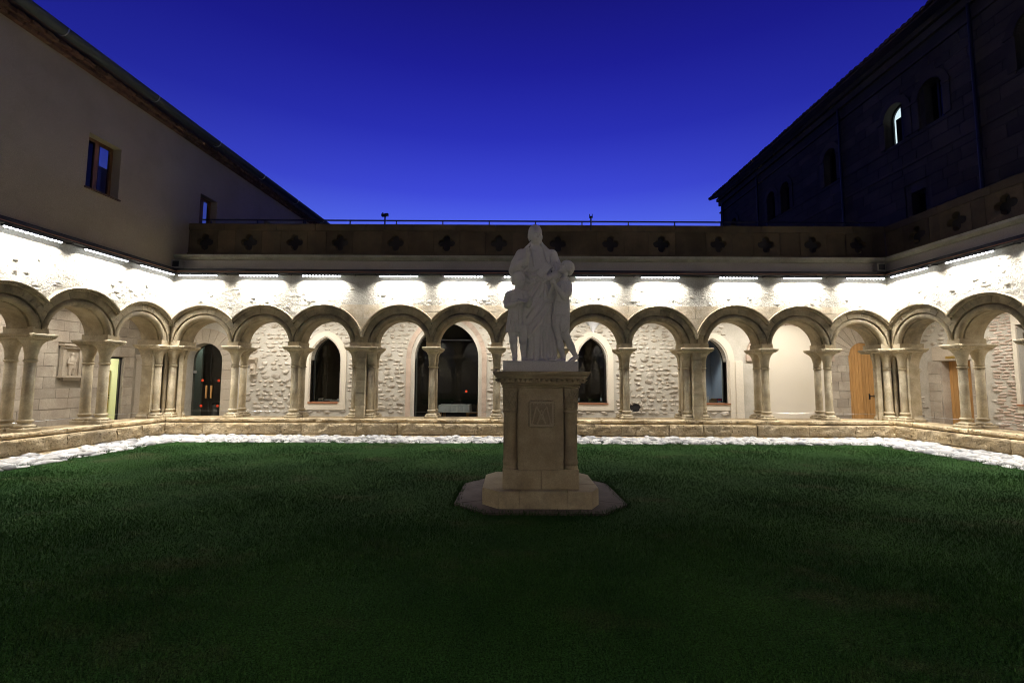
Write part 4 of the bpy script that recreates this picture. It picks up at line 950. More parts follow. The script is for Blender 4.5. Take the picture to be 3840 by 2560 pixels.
# gallery floors, ceilings and springers; rooms behind
fl = MB().box(-14.2, 14.8, -8.5, 16.42, -.11, -.10); tag(fl.build('foundation', M['gravelbed']), kind='structure')
def slab(name, F, x0, x1, y0, y1, z0, z1, m): o = MB().box(x0, x1, y0, y1, z0, z1).build(name, m, None, mat=F); return tag(o, kind='structure')
slab('gallery_floor', F_BACK, -3.3, 24.0, .83, YB, -.05, .10, M['floor']); slab('gallery_floor', F_LEFT, -17.6, .6, .83, YL, -.05, .098, M['floor']); slab('gallery_floor', F_RIGHT, -.6, 17.6, .83, YR, -.05, .098, M['floor'])
slab('gallery_ceiling', F_BACK, -3.4, 24.1, .72, YB, 4.14, 4.24, M['white']); slab('gallery_ceiling', F_LEFT, -17.6, .5, .72, YL, 4.136, 4.236, M['white']); slab('gallery_ceiling', F_RIGHT, -.5, 17.6, .72, YR, 4.136, 4.236, M['white'])
slab('terrace_deck', F_BACK, -3.9, 24.6, .06, 8.4, 4.60, 5.14, M['cornice']); slab('terrace_deck', F_RIGHT, -.4, 17.6, .06, 4.1, 4.598, 5.135, M['cornice'])
def springer(F, x, y, h, w, nm='vault_springer', par=None):
    n = 10; vs = []; fs = []; lv = 8
    for k in range(lv + 1):
        t = k / lv; r = .03 + (w - .03) * (t ** 1.9); z = 4.14 - h * (1 - t)
        for i in range(n + 1):
            a = PI * i / n; vs.append((x + r * math.cos(a), y - r * .9 * math.sin(a), z))
    m = n + 1; fs = [(k * m + i, (k + 1) * m + i, (k + 1) * m + i + 1, k * m + i + 1) for k in range(lv) for i in range(n)]
    b = MB(); b.add(vs, fs); b.build(nm, M['white'], par, True)
springer(F_BACK, w2 + .05, YB, .92, .95, par=gb); springer(F_BACK, .0 - .1, YB, 1.3, 1.15, par=gb); springer(F_BACK, 4.6, YB, .55, .8, par=gb); springer(F_BACK, 15.4, YB, .6, .8, par=gb)
slab('terrace_deck', F_SOUTH, -3.5, 25, .05, 3.5, 4.76, 5.1, M['cornice'])
bx = MB().box(-3.6, 25.2, 8.0, 8.1, -.1, 4.58).box(-3.6, 25.2, YB + .46, 8.0, -.118, -.09).box(-3.6, -3.5, YB + .46, 8, .09, 4.58).box(25.1, 25.2, YB + .46, 8, .09, 4.58).box(1.2, 1.3, YB + .46, 8, .09, 4.58).box(5.2, 5.3, YB + .46, 8, .09, 4.58).box(11.7, 11.8, YB + .46, 8, .09, 4.58).box(15.2, 15.3, YB + .46, 8, .09, 4.58)
tag(bx.build('inner_rooms', M['room'], None, mat=F_BACK), kind='structure')
# outer blocks that close the back of the side galleries
tag(MB().box(-17.6, 3.4, YL + 2.4, YL + 2.5, -.1, 5).build('rear_wall', M['room'], None, mat=F_LEFT), kind='structure')
# ------------------------------------------------------------------ gutter, fascia, cornice, parapet above the arcades
def eaves(F, u0, u1, house=False, parent=None, e0=0., e1=0.):
    """e0/e1 shorten the projecting parts so that they meet those of the next side"""
    g = empty('eaves_gutter', mat=F)
    b = MB(); b.box(u0 + e0, u1 - e1, -.17, .02, 4.605, 4.625).box(u0 + e0, u1 - e1, -.185, -.165, 4.61, 4.73).box(u0, u1, -.16, .04, 4.70, 4.735); b.build('gutter', M['dark_metal'], g)
    MB().box(u0 + e0, u1 - e1, -.20, -.186, 4.635, 4.652).build('copper_edge', M['copper'], g)
    for k in range(int((u1 - u0) / .62)):
        x = u0 + .3 + k * .62
        if -8 < x < 21 and not (x < u0 + e0 + .05 or x > u1 - e1 - .05): MB().box(x - .012, x + .012, -.162, .0, 4.58, 4.604).build('gutter_bracket', M['dark_metal'], g)
    if not house: MB().box(u0, u1, .03, .25, 4.735, 5.03).build('fascia', M['fascia'], g)
    return g
g1 = eaves(F_BACK, 0, 20.65, e0=.20, e1=.20); tag(g1, 'dark metal gutter with a copper edge along the eaves of the back arcade', 'gutter')
g2 = eaves(F_LEFT, -17.6, 0, True, e1=.0); tag(g2, 'dark metal gutter with a copper edge under the rendered house on the left', 'gutter')
g3 = eaves(F_RIGHT, 0, 17.6); tag(g3, 'dark metal gutter with a copper edge along the right arcade', 'gutter')
def quatrefoil(cx, cz, r, n=40):
    pts = []
    for i in range(n):
        a = 2 * PI * i / n; k = a - PI / 2 * round(a / (PI / 2)); d = .62 * r; rr = .46 * r
        rad = d * math.cos(k) + math.sqrt(max(rr * rr - (d * math.sin(k)) ** 2, 0)) if abs(d * math.sin(k)) < rr else d; rad = max(rad, .62 * r)
        pts.append((cx + rad * math.cos(a), cz + rad * math.sin(a)))
    return pts
def square_loop(cx, cz, w, h, n=40):
    pts = []
    for i in range(n):
        a = 2 * PI * i / n; c_, s_ = math.cos(a), math.sin(a); k = min(w / abs(c_) if abs(c_) > 1e-6 else 9e9, h / abs(s_) if abs(s_) > 1e-6 else 9e9); pts.append((cx + k * c_, cz + k * s_))
    # pull nearest points onto the corners
    for sx_, sz_ in ((1, 1), (-1, 1), (-1, -1), (1, -1)):
        t = (cx + sx_ * w, cz + sz_ * h); j = min(range(n), key=lambda i: (pts[i][0] - t[0]) ** 2 + (pts[i][1] - t[1]) ** 2); pts[j] = t
    return pts
def parapet(F, u0, u1, y, qs, label, cornice=(0, 0)):
    root = empty('parapet', mat=F); tag(root, label, 'parapet'); rnd = random.Random(len(qs)); hw = .40
    MB().box(u0, u1, y + .205, y + .217, 5.25, 6.22).build('parapet_core', M['shade_backing'], root)
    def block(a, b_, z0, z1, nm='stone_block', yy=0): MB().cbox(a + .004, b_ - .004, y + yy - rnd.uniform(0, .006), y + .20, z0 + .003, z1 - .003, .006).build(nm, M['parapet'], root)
    block_edges = []; x = u0
    for q in qs:
        a, b_ = q - hw, q + hw
        if a - x > 1.1: m = (a + x) / 2 + rnd.uniform(-.1, .1); block(x, m, 5.36, 6.06); block(m, a, 5.36, 6.06)
        elif a - x > .05: block(x, a, 5.36, 6.06)
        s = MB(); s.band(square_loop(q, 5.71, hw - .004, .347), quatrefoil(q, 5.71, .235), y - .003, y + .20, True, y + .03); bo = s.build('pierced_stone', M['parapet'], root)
        MB().plate(quatrefoil(q, 5.71, .25)[::-1], y + .18, y + .20).build('backing', M['shade_backing'], bo); x = b_
    if u1 - x > .05:
        k = max(1, round((u1 - x) / .95)); w = (u1 - x) / k
        for i in range(k): block(x + i * w, x + (i + 1) * w, 5.36, 6.06)
    for nm, z0, z1, L, yy in (('coping_stone', 6.06, 6.27, 1.35, -.02), ('base_stone', 5.20, 5.36, 1.2, -.05)):
        x = u0
        while x < u1 - .02:
            w = L * rnd.uniform(.8, 1.25); b_ = min(u1, x + w)
            if u1 - b_ < .35: b_ = u1
            block(x, b_, z0, z1, nm, yy); x = b_
    # cornice below, standing at the wall face
    x = u0 + cornice[0]; L = .58 * 1.35
    while x < u1 - cornice[1] - .02:
        b_ = min(u1 - cornice[1], x + L)
        q = MB(); q.add([(x + .003, -.02, 5.035), (b_ - .003, -.02, 5.035), (b_ - .003, -.10, 5.10), (x + .003, -.10, 5.10), (x + .003, -.11, 5.165), (b_ - .003, -.11, 5.165), (b_ - .003, y - .05, 5.19), (x + .003, y - .05, 5.19), (x + .003, y - .05, 5.035), (b_ - .003, y - .05, 5.035)],
                        [(0, 1, 2, 3), (3, 2, 5, 4), (4, 5, 6, 7), (7, 6, 9, 8), (8, 9, 1, 0), (0, 3, 4, 7, 8), (9, 6, 5, 2, 1)]); q.build('cornice_stone', M['cornice'], root); x = b_
    return root
M['shade_backing'] = stone('quatrefoil_backing', (.018, .017, .018), (.028, .026, .027), per=0, bump=.1)  # colour set very dark so the quatrefoil recesses read as shaded
QX = [-9.3, -7.97, -6.59, -5.22, -3.54, -1.99, -.41, 1.38, 2.97, 4.51, 6.24, 7.67, 9.08, 10.46]
parapet(F_BACK, -.19, 21.05, .45, [x + X0 for x in QX], 'dark sandstone parapet with a row of quatrefoils above the back arcade', (0.2, .28))
parapet(F_RIGHT, -.45, 17.6, .45, [13 - y for y in (12.47, 11.36, 10.23, 9.0, 7.8, 6.6, 5.4)], 'dark sandstone parapet with quatrefoils above the right arcade', (.35, 0))
# handrail with posts and the two camera poles
rl_ = empty('terrace_handrail', mat=F_BACK @ Matrix.Translation((0, .60, 0))); tag(rl_, 'thin dark metal handrail along the top of the back parapet', 'handrail')
MB().box(.3, 20.9, -.02, .02, 6.42, 6.455).build('rail', M['dark_metal'], rl_)
for i in range(15): MB().box(.55 + i * 1.42, .58 + i * 1.42, -.015, .015, 6.1, 6.42).build('post', M['dark_metal'], rl_)
def pole(x, h, label, k):
    r = empty('camera_pole', mat=F_BACK @ Matrix.Translation((x, .42, 6.10))); tag(r, label, 'pole'); MB().tube([(0, 0, 0), (0, 0, h)], .022, 8).build('shaft', M['dark_metal'], r)
    if k: MB().box(-.10, .02, -.06, .04, h, h + .07).box(.0, .10, -.05, .03, h + .01, h + .09).tube([(-.07, 0, h + .07), (-.07, 0, h + .12)], .02, 6).build('camera_head', M['dark_metal'], r)
    else: MB().box(-.05, .05, -.03, .03, h - .05, h).tube([(-.04, 0, h), (-.04, 0, h + .07)], .012, 6).tube([(.04, 0, h), (.04, 0, h + .07)], .012, 6).build('bracket', M['dark_metal'], r)
pole(-3.86 + X0, .40, 'short dark pole with a camera head above the left half of the parapet', 1); pole(2.37 + X0, .44, 'short dark pole with a forked bracket right of the statue head', 0)
def speaker(F, x, label):
    r = empty('box_speaker', mat=F @ Matrix.Translation((x, -.02, 4.86))); tag(r, label, 'speaker'); MB().box(-.13, .13, -.12, .05, -.1, .14).build('casing', M['cornice'], r); MB().box(-.09, .09, -.128, -.121, -.06, .10).build('grille', M['black'], r)
speaker(F_BACK, .12, 'small grey box speaker under the cornice in the left corner'); speaker(F_BACK, 20.42, 'small grey box speaker under the cornice in the right corner')

# ------------------------------------------------------------------ linear wall washers: body, twelve lenses and their light
LEN = 1.12
body = MB().box(-LEN / 2, LEN / 2, -.035, .035, .018, .055).mesh('lamp_body', M['dark_metal'])
lens = MB().lathe(0, 0, [(.010, -.012), (.022, -.006), (.026, .006), (.026, .018)], 12).mesh('led_lens', M['led'], True)
def washer(F, x, i, label, grp, live=True, detail=True):
    r = empty('wall_washer_lamp', mat=F @ Matrix.Translation((x, -.16, 4.53)) @ Matrix.Rotation(R(0), 4, 'X')); tag(r, label, 'lamp', grp)
    obj('lamp_body', body, r)
    if detail:
        for k in range(12): obj('led_lens', lens, r, loc=(-LEN / 2 + LEN * (k + .5) / 12, 0, 0), scl=(1.25, 1, 1))
        for s in (-.4, .4): MB().box(s - .012, s + .012, -.01, .15, .055, .075).build('bracket', M['dark_metal'], r)
    l = bpy.data.lights.new('washer_light', 'AREA'); l.shape = 'RECTANGLE'; l.size = LEN; l.size_y = .045; l.energy = LED_W; l.color = (1.0, .97, .92); l.spread = R(134)
    o = bpy.data.objects.new('washer_light', l); col.objects.link(o); o.parent = r; o.location = (0, .0, -.016); o.rotation_euler = (0, 0, 0)
    return r
GR = 'linear LED wall washers under the gutters'
for i, (a, b_) in enumerate(zip([-9.57, -7.82, -6.04, -3.82, -1.98, -.25, 1.78, 3.66, 5.9, 7.74, 9.55], [-8.44, -6.7, -4.9, -2.68, -.82, .87, 2.96, 4.81, 7.05, 8.88, 10.68])):
    od = ['leftmost', 'second', 'third', 'fourth', 'fifth', 'sixth', 'seventh', 'eighth', 'ninth', 'tenth', 'rightmost'][i]
    washer(F_BACK, (a + b_) / 2 + X0, i, f'{od} glowing LED wall washer in the row above the back arcade, counted from the left', GR)
LY = [12.25, 10.78, 9.18, 7.5, 5.8, 4.1, 2.4, .7, -1.0, -2.8]; RY = [12.12, 10.55, 8.85, 7.2, 5.5, 3.8, 2.1, .4, -1.3, -3.0]
for i, y in enumerate(LY): washer(F_LEFT, (y - 13) * 1.00155, i, ['LED wall washer over the left arcade next to the corner', 'LED wall washer over the left arcade, second from the corner', 'LED wall washer over the left arcade at the picture edge'][i] if i < 3 else 'LED wall washer over the left arcade beside or behind the camera', GR if i < 3 else 'wall washers of the left arcade out of view', True, i < 4)
for i, y in enumerate(RY): washer(F_RIGHT, (13 - y) * 1.0005, i, ['LED wall washer over the right arcade next to the corner', 'LED wall washer over the right arcade, second from the corner'][i] if i < 2 else 'LED wall washer over the right arcade beside or behind the camera', GR if i < 2 else 'wall washers of the right arcade out of view', True, i < 3)
for i in range(8): washer(F_SOUTH, 1.6 + i * 2.6, i, 'LED wall washer over the arcade behind the camera', 'wall washers of the front arcade', True, False)
# long lamps on the gallery side of the arcade walls
def gal_lamp(F, x, y, L, label, tilt=16, e=1.):
    r = empty('gallery_lamp', mat=F @ Matrix.Translation((x, y, 3.98))); tag(r, label, 'lamp', 'long lamps hidden on the gallery side of the arcades')
    MB().box(-L / 2, L / 2, -.05, .05, .02, .07).build('housing', M['dark_metal'], r)
    l = bpy.data.lights.new('gallery_light', 'AREA'); l.shape = 'RECTANGLE'; l.size = L; l.size_y = .08; l.energy = GAL_W * L / 4 * e; l.color = (1.0, .955, .90); l.spread = R(150)
    o = bpy.data.objects.new('gallery_light', l); col.objects.link(o); o.parent = r; o.location = (0, .0, 0); o.rotation_euler = (R(tilt), 0, 0)
gl_lab = 'long gallery lamp under the vault, out of view behind an arcade wall'
for x in (2.2, 7.6, 13.0, 18.4): gal_lamp(F_BACK, x, 1.9, 4.2, gl_lab)
for x in (-2.6, -7.6, -12.6): gal_lamp(F_LEFT, x, 1.9, 4.2, gl_lab)
for x in (2.6, 7.6, 12.6): gal_lamp(F_RIGHT, x, 1.8, 4.2, gl_lab)
for x in (4, 11, 18): gal_lamp(F_SOUTH, x, 2.2, 4.2, gl_lab)
gal_lamp(F_BACK, -1.6, .6, 2.0, gl_lab, e=.8); gal_lamp(F_BACK, 22.3, .6, 2.0, gl_lab, e=.8)
# safety wires between the columns
def wire(F, pts, label):
    o = MB(); o.tube(pts, .004, 5); w = o.build('wire', M['steel'], None, mat=F); tag(w, label, 'wire')
wire(F_BACK, [(.1, .40, .665), (10, .40, .66), (20.5, .40, .665)], 'thin steel wire stretched between the columns of the back arcade'); wire(F_LEFT, [(-8, .40, .665), (-.3, .40, .66)], 'thin steel wire stretched between the columns of the left arcade'); wire(F_RIGHT, [(.3, .40, .665), (8, .40, .66)], 'thin steel wire stretched between the columns of the right arcade')

# ------------------------------------------------------------------ rendered house on the left
ho = empty('rendered_house', mat=F_LEFT); tag(ho, 'plain rendered house wall with two small windows rising over the left arcade', 'house')
hw1 = (uL(10.68), .415, 6.05, 7.36); hw2 = (uL(14.18), .37, 6.05, 7.36); hw3 = (uL(17.4), .3, 6.8, 7.7)
holed_wall('wall', M['house_plaster'], ho, -17.6, 9.0, 4.74, 8.72, .0, .35, [(c, w, a, b_, top_flat()) for c, w, a, b_ in (hw1, hw2, hw3)])
for c, w, a, b_ in (hw1, hw2, hw3):
    f = MB().band([(c - w, a), (c - w, b_), (c + w, b_), (c + w, a)][::-1], [(c - w + .07, a + .07), (c - w + .07, b_ - .07), (c + w - .07, b_ - .07), (c + w - .07, a + .07)][::-1], .22, .28); f.box(c - .05, c + .05, .221, .279, a + .07, b_ - .07)
    win = f.build('window', M['brown_wood'], ho); MB().box(c - w + .07, c - .05, .25, .256, a + .07, b_ - .07).box(c + .05, c + w - .07, .25, .256, a + .07, b_ - .07).build('pane', M['glass'], win)
    MB().box(c - w - .03, c + w + .03, -.05, .22, a - .035, a + .001).build('sill', M['tile'], win); MB().box(c - w - .3, c + w + .3, .9, .92, a - .3, b_ + .3).build('room_curtain', M['room'], win)
n_b = 0
for k in range(150):
    x = -11.2 + k * .135
    if x > 8.9: break
    MB().box(x, x + .118, -.11 - .03 * (k % 2), .03, 8.722, 8.80).build('brick', M['brick'], ho)
    MB().box(x + .06, x + .178, -.20 - .03 * (k % 2), .03, 8.805, 8.885).build('brick', M['brick'], ho) if k % 1 == 0 and k < 149 else None
gt = MB(); n = 10; prof = [(-.36 - .13 * math.cos(PI * i / n) , 9.06 - .15 * math.sin(PI * i / n)) for i in range(n + 1)]
x0_, x1_ = -17.6, 9.1; vs = [(x, y, z) for x in (x0_, x1_) for y, z in prof] + [(x, y * .96 - .014, z + .008) for x in (x0_, x1_) for y, z in prof]
m_ = n + 1; fs = [(i, i + 1, m_ + i + 1, m_ + i) for i in range(n)] + [(2 * m_ + i, 3 * m_ + i, 3 * m_ + i + 1, 2 * m_ + i + 1) for i in range(n)]; gt.add(vs, fs); gt.build('gutter', M['zinc'], ho, True)
for k in range(11):
    x = -13.2 + k * 2.35; b = MB(); pts = [(x, -.36 - .14 * math.cos(PI * i / n), 9.06 - .16 * math.sin(PI * i / n)) for i in range(n + 1)]; b.tube(pts, .012, 6); b.build('gutter_strap', M['steel'], ho)
MB().add([(-17.6, -.30, 8.93), (9.1, -.30, 8.93), (9.1, 5, 11.0), (-17.6, 5, 11.0), (-17.6, -.30, 9.08), (9.1, -.30, 9.08), (9.1, 5, 11.15), (-17.6, 5, 11.15)], [(0, 3, 2, 1), (4, 5, 6, 7), (0, 1, 5, 4), (1, 2, 6, 5), (2, 3, 7, 6), (3, 0, 4, 7)]).build('roof', M['tile'], ho)
MB().box(8.65, 9.0, .35, 9, 4.7, 8.9).box(-17.6, 9, 9, 9.1, 4.7, 11).build('rear_walls', M['house_plaster'], ho)
MB().tube([(7.0, -.07, 4.9), (7.0, -.07, 8.7)], .05, 8).build('downpipe', M['zinc'], ho)

# ------------------------------------------------------------------ tall ashlar building on the right
F_RB = frame((15.0 - .012 * 31.1, 31.1), (.012, -1))
rb = empty('tall_ashlar_building', mat=F_RB); tag(rb, 'tall dark ashlar building with arched windows and a tiled eave at the right', 'building')
def uB(Y): return (31.1 - Y)
WN = [(16.87, .46, 10.75, 11.86), (15.38, .46, 10.75, 11.86), (20.38, .40, 10.72, 11.95), (23.80, .38, 10.70, 11.90), (25.10, .38, 10.70, 11.90), (29.3, .38, 10.70, 11.90), (12.2, .46, 10.75, 11.86)]
ops = [(uB(y), w, a, s, top_round(w)) for y, w, a, s in WN] + [(uB(16.1), .45, 7.2, 8.56, top_flat())]
M['house_joint'] = stone('house_joint', (.08, .07, .05), (.10, .09, .07), per=0, bump=.1)
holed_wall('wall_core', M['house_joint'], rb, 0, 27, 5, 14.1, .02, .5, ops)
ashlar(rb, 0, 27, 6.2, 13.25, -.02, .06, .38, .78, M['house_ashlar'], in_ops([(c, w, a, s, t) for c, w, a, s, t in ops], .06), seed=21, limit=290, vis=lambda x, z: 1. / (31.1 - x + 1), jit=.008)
for z0, z1, y, nm in ((13.27, 13.36, -.07, 'string_course'), (13.80, 14.10, -.12, 'cornice'), (14.10, 14.30, -.26, 'cornice'), (9.62, 9.72, -.06, 'string_course'), (10.56, 10.64, -.05, 'sill_course')):
    MB().box(-.1, 27, y, .02, z0, z1).build(nm, M['house_ashlar'], rb)
MB().box(0, 27, .0, .03, 13.36, 13.80).build('frieze', M['house_ashlar'], rb)
M['lit_panel'] = emit('lit_window_room', (.75, .9, 1.0), 2.2); M['curtain'] = plain('dark_curtain', (.03, .03, .05), .9)
for i, (y, w, a, s) in enumerate(WN):
    c = uB(y); t = top_round(w); o_ = outline(c, w + .26, a, s, top_round(w + .26)); i_ = outline(c, w, a, s, t)
    fr = MB(); fr.band(o_, i_, -.055, .10, False); fr.box(c - w - .30, c - w + .0, -.085, .0, s - .06, s + .06).box(c + w, c + w + .30, -.085, .0, s - .06, s + .06); win = fr.build('window', M['house_ashlar'], rb)
    f2 = MB(); f2.band(i_, outline(c, w - .06, a + .06, s, top_round(w - .06)), .28, .34, True); f2.box(c - .035, c + .035, .281, .339, a + .06, s + w - .06); f2.build('frame', M['black'], win)
    MB().plate(outline(c, w - .06, a + .06, s, top_round(w - .06))[::-1], .31, .316).build('pane', M['glass'], win)
    if i == 0:
        MB().box(c - .60, c + .46, .385, .395, a - .0, s + .45).build('lit_room', M['lit_panel'], win); MB().box(c - w + .12, c + w - .17, .345, .36, a, s + .02).build('curtain', M['curtain'], win)
    else: MB().box(c - w - .2, c + w + .2, .6, .62, a - .2, s + w + .2).build('dark_room', M['room'], win)
c = uB(16.1); f = MB().band([(c - .45, 7.2), (c - .45, 8.56), (c + .45, 8.56), (c + .45, 7.2)][::-1], [(c - .38, 7.27), (c - .38, 8.49), (c + .38, 8.49), (c + .38, 7.27)][::-1], .28, .34).box(c - .03, c + .03, .281, .339, 7.27, 8.49); win = f.build('window', M['black'], rb); MB().box(c - .38, c + .38, .31, .316, 7.27, 8.49).build('pane', M['glass'], win); MB().box(c - .6, c + .6, .6, .62, 7, 8.8).build('dark_room', M['room'], win)
for y in (13.8, 19.6, 26.3, 30.6): MB().tube([(uB(y), -.12, 5.1), (uB(y), -.12, 13.8)], .055, 10).tube([(uB(y), -.12, 9.2), (uB(y), -.12, 9.26)], .07, 10).build('downpipe', M['dark_metal'], rb)
# tiled eave
sl = math.atan(.36)
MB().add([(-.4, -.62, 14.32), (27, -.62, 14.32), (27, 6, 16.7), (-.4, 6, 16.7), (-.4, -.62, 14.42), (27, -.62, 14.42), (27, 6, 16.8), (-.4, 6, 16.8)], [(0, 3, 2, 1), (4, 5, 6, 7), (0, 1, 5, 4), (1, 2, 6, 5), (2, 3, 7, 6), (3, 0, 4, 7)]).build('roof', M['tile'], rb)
tm = MB(); n = 8; vs = []; L = 1.1
for k in range(2):
    for i in range(n + 1):
        a = PI * i / n; rr = .125 - .02 * k; vs.append((rr * math.cos(a), k * L, .125 * 1.0 * math.sin(a) + k * L * .36))
tm.add(vs, [(i, i + 1, n + 2 + i, n + 1 + i) for i in range(n)] + [tuple(range(n, -1, -1))]); tme = tm.mesh('tile', M['tile'])
for k in range(108):
    o = obj('tile', tme, rb, loc=(-.3 + k * .252, -.68 + random.uniform(-.03, .02), 14.40 + random.uniform(-.01, .015)))
MB().box(0, .5, .5, 14, 5, 14.2).box(0, 27, 13.9, 14, 5, 16).build('rear_walls', M['house_ashlar'], rb)

# ------------------------------------------------------------------ pedestal
M['panel_shade'] = stone('shade_toned_sandstone', (.25, .21, .15), (.33, .275, .20), scale=3, per=0, bump=.4, dist=.006, fine=50)  # shade of the recessed panel put into its colour
M['relief_light'] = stone('light_toned_sandstone', (.40, .335, .24), (.48, .41, .30), scale=3, per=0, bump=.2, dist=.004, fine=50)  # lighter tone painted on the raised carving, as if catching light
def pedestal():
    C0 = Vector((.377, 6.33, 0)); rt = empty('pedestal', (.377, 6.33, 0)); tag(rt, 'sandstone pedestal with corner columns and a carved monogram, standing on the lawn', 'pedestal')
    T = Matrix.Translation((-.377, -6.33, 0))
    def put(b, nm, m=None, sm=False, par=None):
        o = b.build(nm, m or M['pedestal'], par or rt, sm)
        if par is None: o.matrix_local = T
        return o
    # paving
    pv = MB(); pts = PAVE; n = len(pts); pv.prism(pts, -.09, .012); pvo = pv.build('paving_apron', M['paving']); tag(pvo, kind='structure')
    cx, cy = .377, 6.5
    rnd = random.Random(2)
    for i in range(n):
        a, b_ = Vector(pts[i]), Vector(pts[(i + 1) % n]); ia, ib = a.lerp(Vector((cx, cy)), .42), b_.lerp(Vector((cx, cy)), .42); c = (a + b_ + ia + ib) / 4
        q = [c + (p - c) * .988 for p in (a, b_, ib, ia)]; s = MB(); s.prism([(p.x, p.y) for p in q], .0, .024 + rnd.uniform(0, .006)); s.build('paving_slab', M['paving'], pvo)
    # octagonal plinth of large blocks
    O = [(-.15, 5.775), (1.0, 5.775), (1.125, 6.0), (1.125, 6.80), (.98, 7.0), (-.24, 7.0), (-.375, 6.80), (-.375, 6.0)]
    cuts_front = [-.15, .16, .62, 1.0]
    def blk(poly, z0, z1, nm='plinth_block'):
        c = Vector((sum(p[0] for p in poly) / len(poly), sum(p[1] for p in poly) / len(poly))); k = len(poly)
        p1 = [(c + (Vector(p) - c) * .994) for p in poly]; p2 = [(c + (Vector(p) - c) * .972) for p in poly]
        b = MB(); b.add([(p.x, p.y, z0) for p in p1] + [(p.x, p.y, z1 - .012) for p in p1] + [(p.x, p.y, z1) for p in p2], [tuple(range(k - 1, -1, -1)), tuple(range(2 * k, 3 * k))] + [(j * k + i, j * k + (i + 1) % k, (j + 1) * k + (i + 1) % k, (j + 1) * k + i) for j in range(2) for i in range(k)]); return put(b, nm)
    blk([(-.375, 6.0), (-.15, 5.775), (.10, 5.775), (.10, 6.2), (-.375, 6.2)], .02, .238); blk([(.10, 5.775), (.70, 5.775), (.70, 6.2), (.10, 6.2)], .02, .236); blk([(.70, 5.775), (1.0, 5.775), (1.125, 6.0), (1.125, 6.2), (.70, 6.2)], .02, .237)
    blk([(-.375, 6.2), (.377, 6.2), (.377, 7.0), (-.24, 7.0), (-.375, 6.80)], .02, .235); blk([(.377, 6.2), (1.125, 6.2), (1.125, 6.80), (.98, 7.0), (.377, 7.0)], .02, .2365)
    x0, x1, y0, y1 = -.112, .862, 5.90, 6.74
    # shaft: lower course, two joints, panel, corner recesses with small columns
    put(MB().cbox(x0, .377 - .002, y0, y1, .236, .480, .006), 'shaft_block'); put(MB().cbox(.377 + .002, x1, y0 + .002, y1, .236, .480, .006), 'shaft_block')
    put(MB().box(x0 + .198, x1 - .198, y0 + .004, y1 - .004, .484, 1.515).box(x0 + .004, x1 - .004, y0 + .198, y1 - .198, .485, 1.514).box(x0 + .09, x1 - .09, y0 + .09, y1 - .09, .486, 1.513), 'shaft')
    for cx_, cy_ in ((x0 + .095, y0 + .095), (x1 - .095, y0 + .095), (x0 + .095, y1 - .095), (x1 - .095, y1 - .095)):
        c = put(MB().lathe(cx_, cy_, [(.092, .482), (.094, .50), (.09, .515), (.082, .53), (.092, .545), (.098, .565), (.092, .59), (.084, .61), (.086, .62), (.084, 1.19)], 24), 'corner_column', sm=True)
        put(MB().lathe(cx_, cy_, [(.084, 1.188), (.096, 1.194), (.10, 1.206), (.096, 1.218), (.088, 1.222)], 24), 'neck_ring', sm=True)
        cap = put(MB().lathe(cx_, cy_, [(.086, 1.222), (.088, 1.30, .1), (.092, 1.38, .3), (.096, 1.44, .6), (.098, 1.50, .9), (.098, 1.513, .95)], 24, ph=0), 'corner_capital', sm=True)
        w = MB()
        for s in (-1, 1):
            for k in range(9):
                pts_ = []
                for j in range(9):
                    z = 1.235 + .26 * j / 8; a = 2 * PI * k / 9 + s * j * .17; c_, s_ = math.cos(a), math.sin(a); q_ = min(1, (z - 1.222) / .28); k_ = (1 - .85 * q_ ** 2) + .85 * q_ ** 2 / max(abs(c_), abs(s_)); r_ = (.086 + .010 * q_) * min(k_, 1.32); pts_.append((cx_ + r_ * c_, cy_ + r_ * s_, z))
                w.tube(pts_, .0095, 5)
        tag(put(w, 'woven_relief'), kind='stuff')
    # carved square with monogram, sawtooth border
    fx0, fx1, fz0, fz1 = .206, .560, 1.005, 1.365; Y = y0 + .006
    f = MB(); e = .022
    f.band([(fx0 + e, fz0 + e), (fx0 + e, fz1 - e), (fx1 - e, fz1 - e), (fx1 - e, fz0 + e)][::-1], [(fx0 + 2 * e, fz0 + 2 * e), (fx0 + 2 * e, fz1 - 2 * e), (fx1 - 2 * e, fz1 - 2 * e), (fx1 - 2 * e, fz0 + 2 * e)][::-1], Y - .026, Y + .01)
    fo = put(f, 'carved_frame', M['relief_light']); put(MB().box(fx0 + 2 * e, fx1 - 2 * e, Y - .004, Y + .002, fz0 + 2 * e, fz1 - 2 * e), 'panel_ground', M['panel_shade']); t = MB(); nn = 10
    for k in range(nn):
        for horiz, zc, sg in ((1, fz1 - e, 1), (1, fz0 + e, -1), (0, fx0 + e, -1), (0, fx1 - e, 1)):
            L = (fx1 - fx0 - 2 * e) if horiz else (fz1 - fz0 - 2 * e); a = (fx0 if horiz else fz0) + e + L * k / nn; b_ = a + L / nn; m_ = (a + b_) / 2
            tri = [(a, zc), (b_, zc), (m_, zc + sg * e)] if horiz else [(zc, a), (zc, b_), (zc + sg * e, m_)]
            if (horiz and sg < 0) or (not horiz and sg > 0): tri = tri[::-1]
            t.add([(x, Y - .012, z) for x, z in tri] + [(sum(p[0] for p in tri) / 3, Y - .030, sum(p[1] for p in tri) / 3)] + [(x, Y + .01, z) for x, z in tri], [(0, 1, 3), (1, 2, 3), (2, 0, 3), (0, 4, 5, 1), (1, 5, 6, 2), (2, 6, 4, 0)])
    tag(put(t, 'sawtooth_border', M['relief_light']), kind='stuff')
    mono = MB()
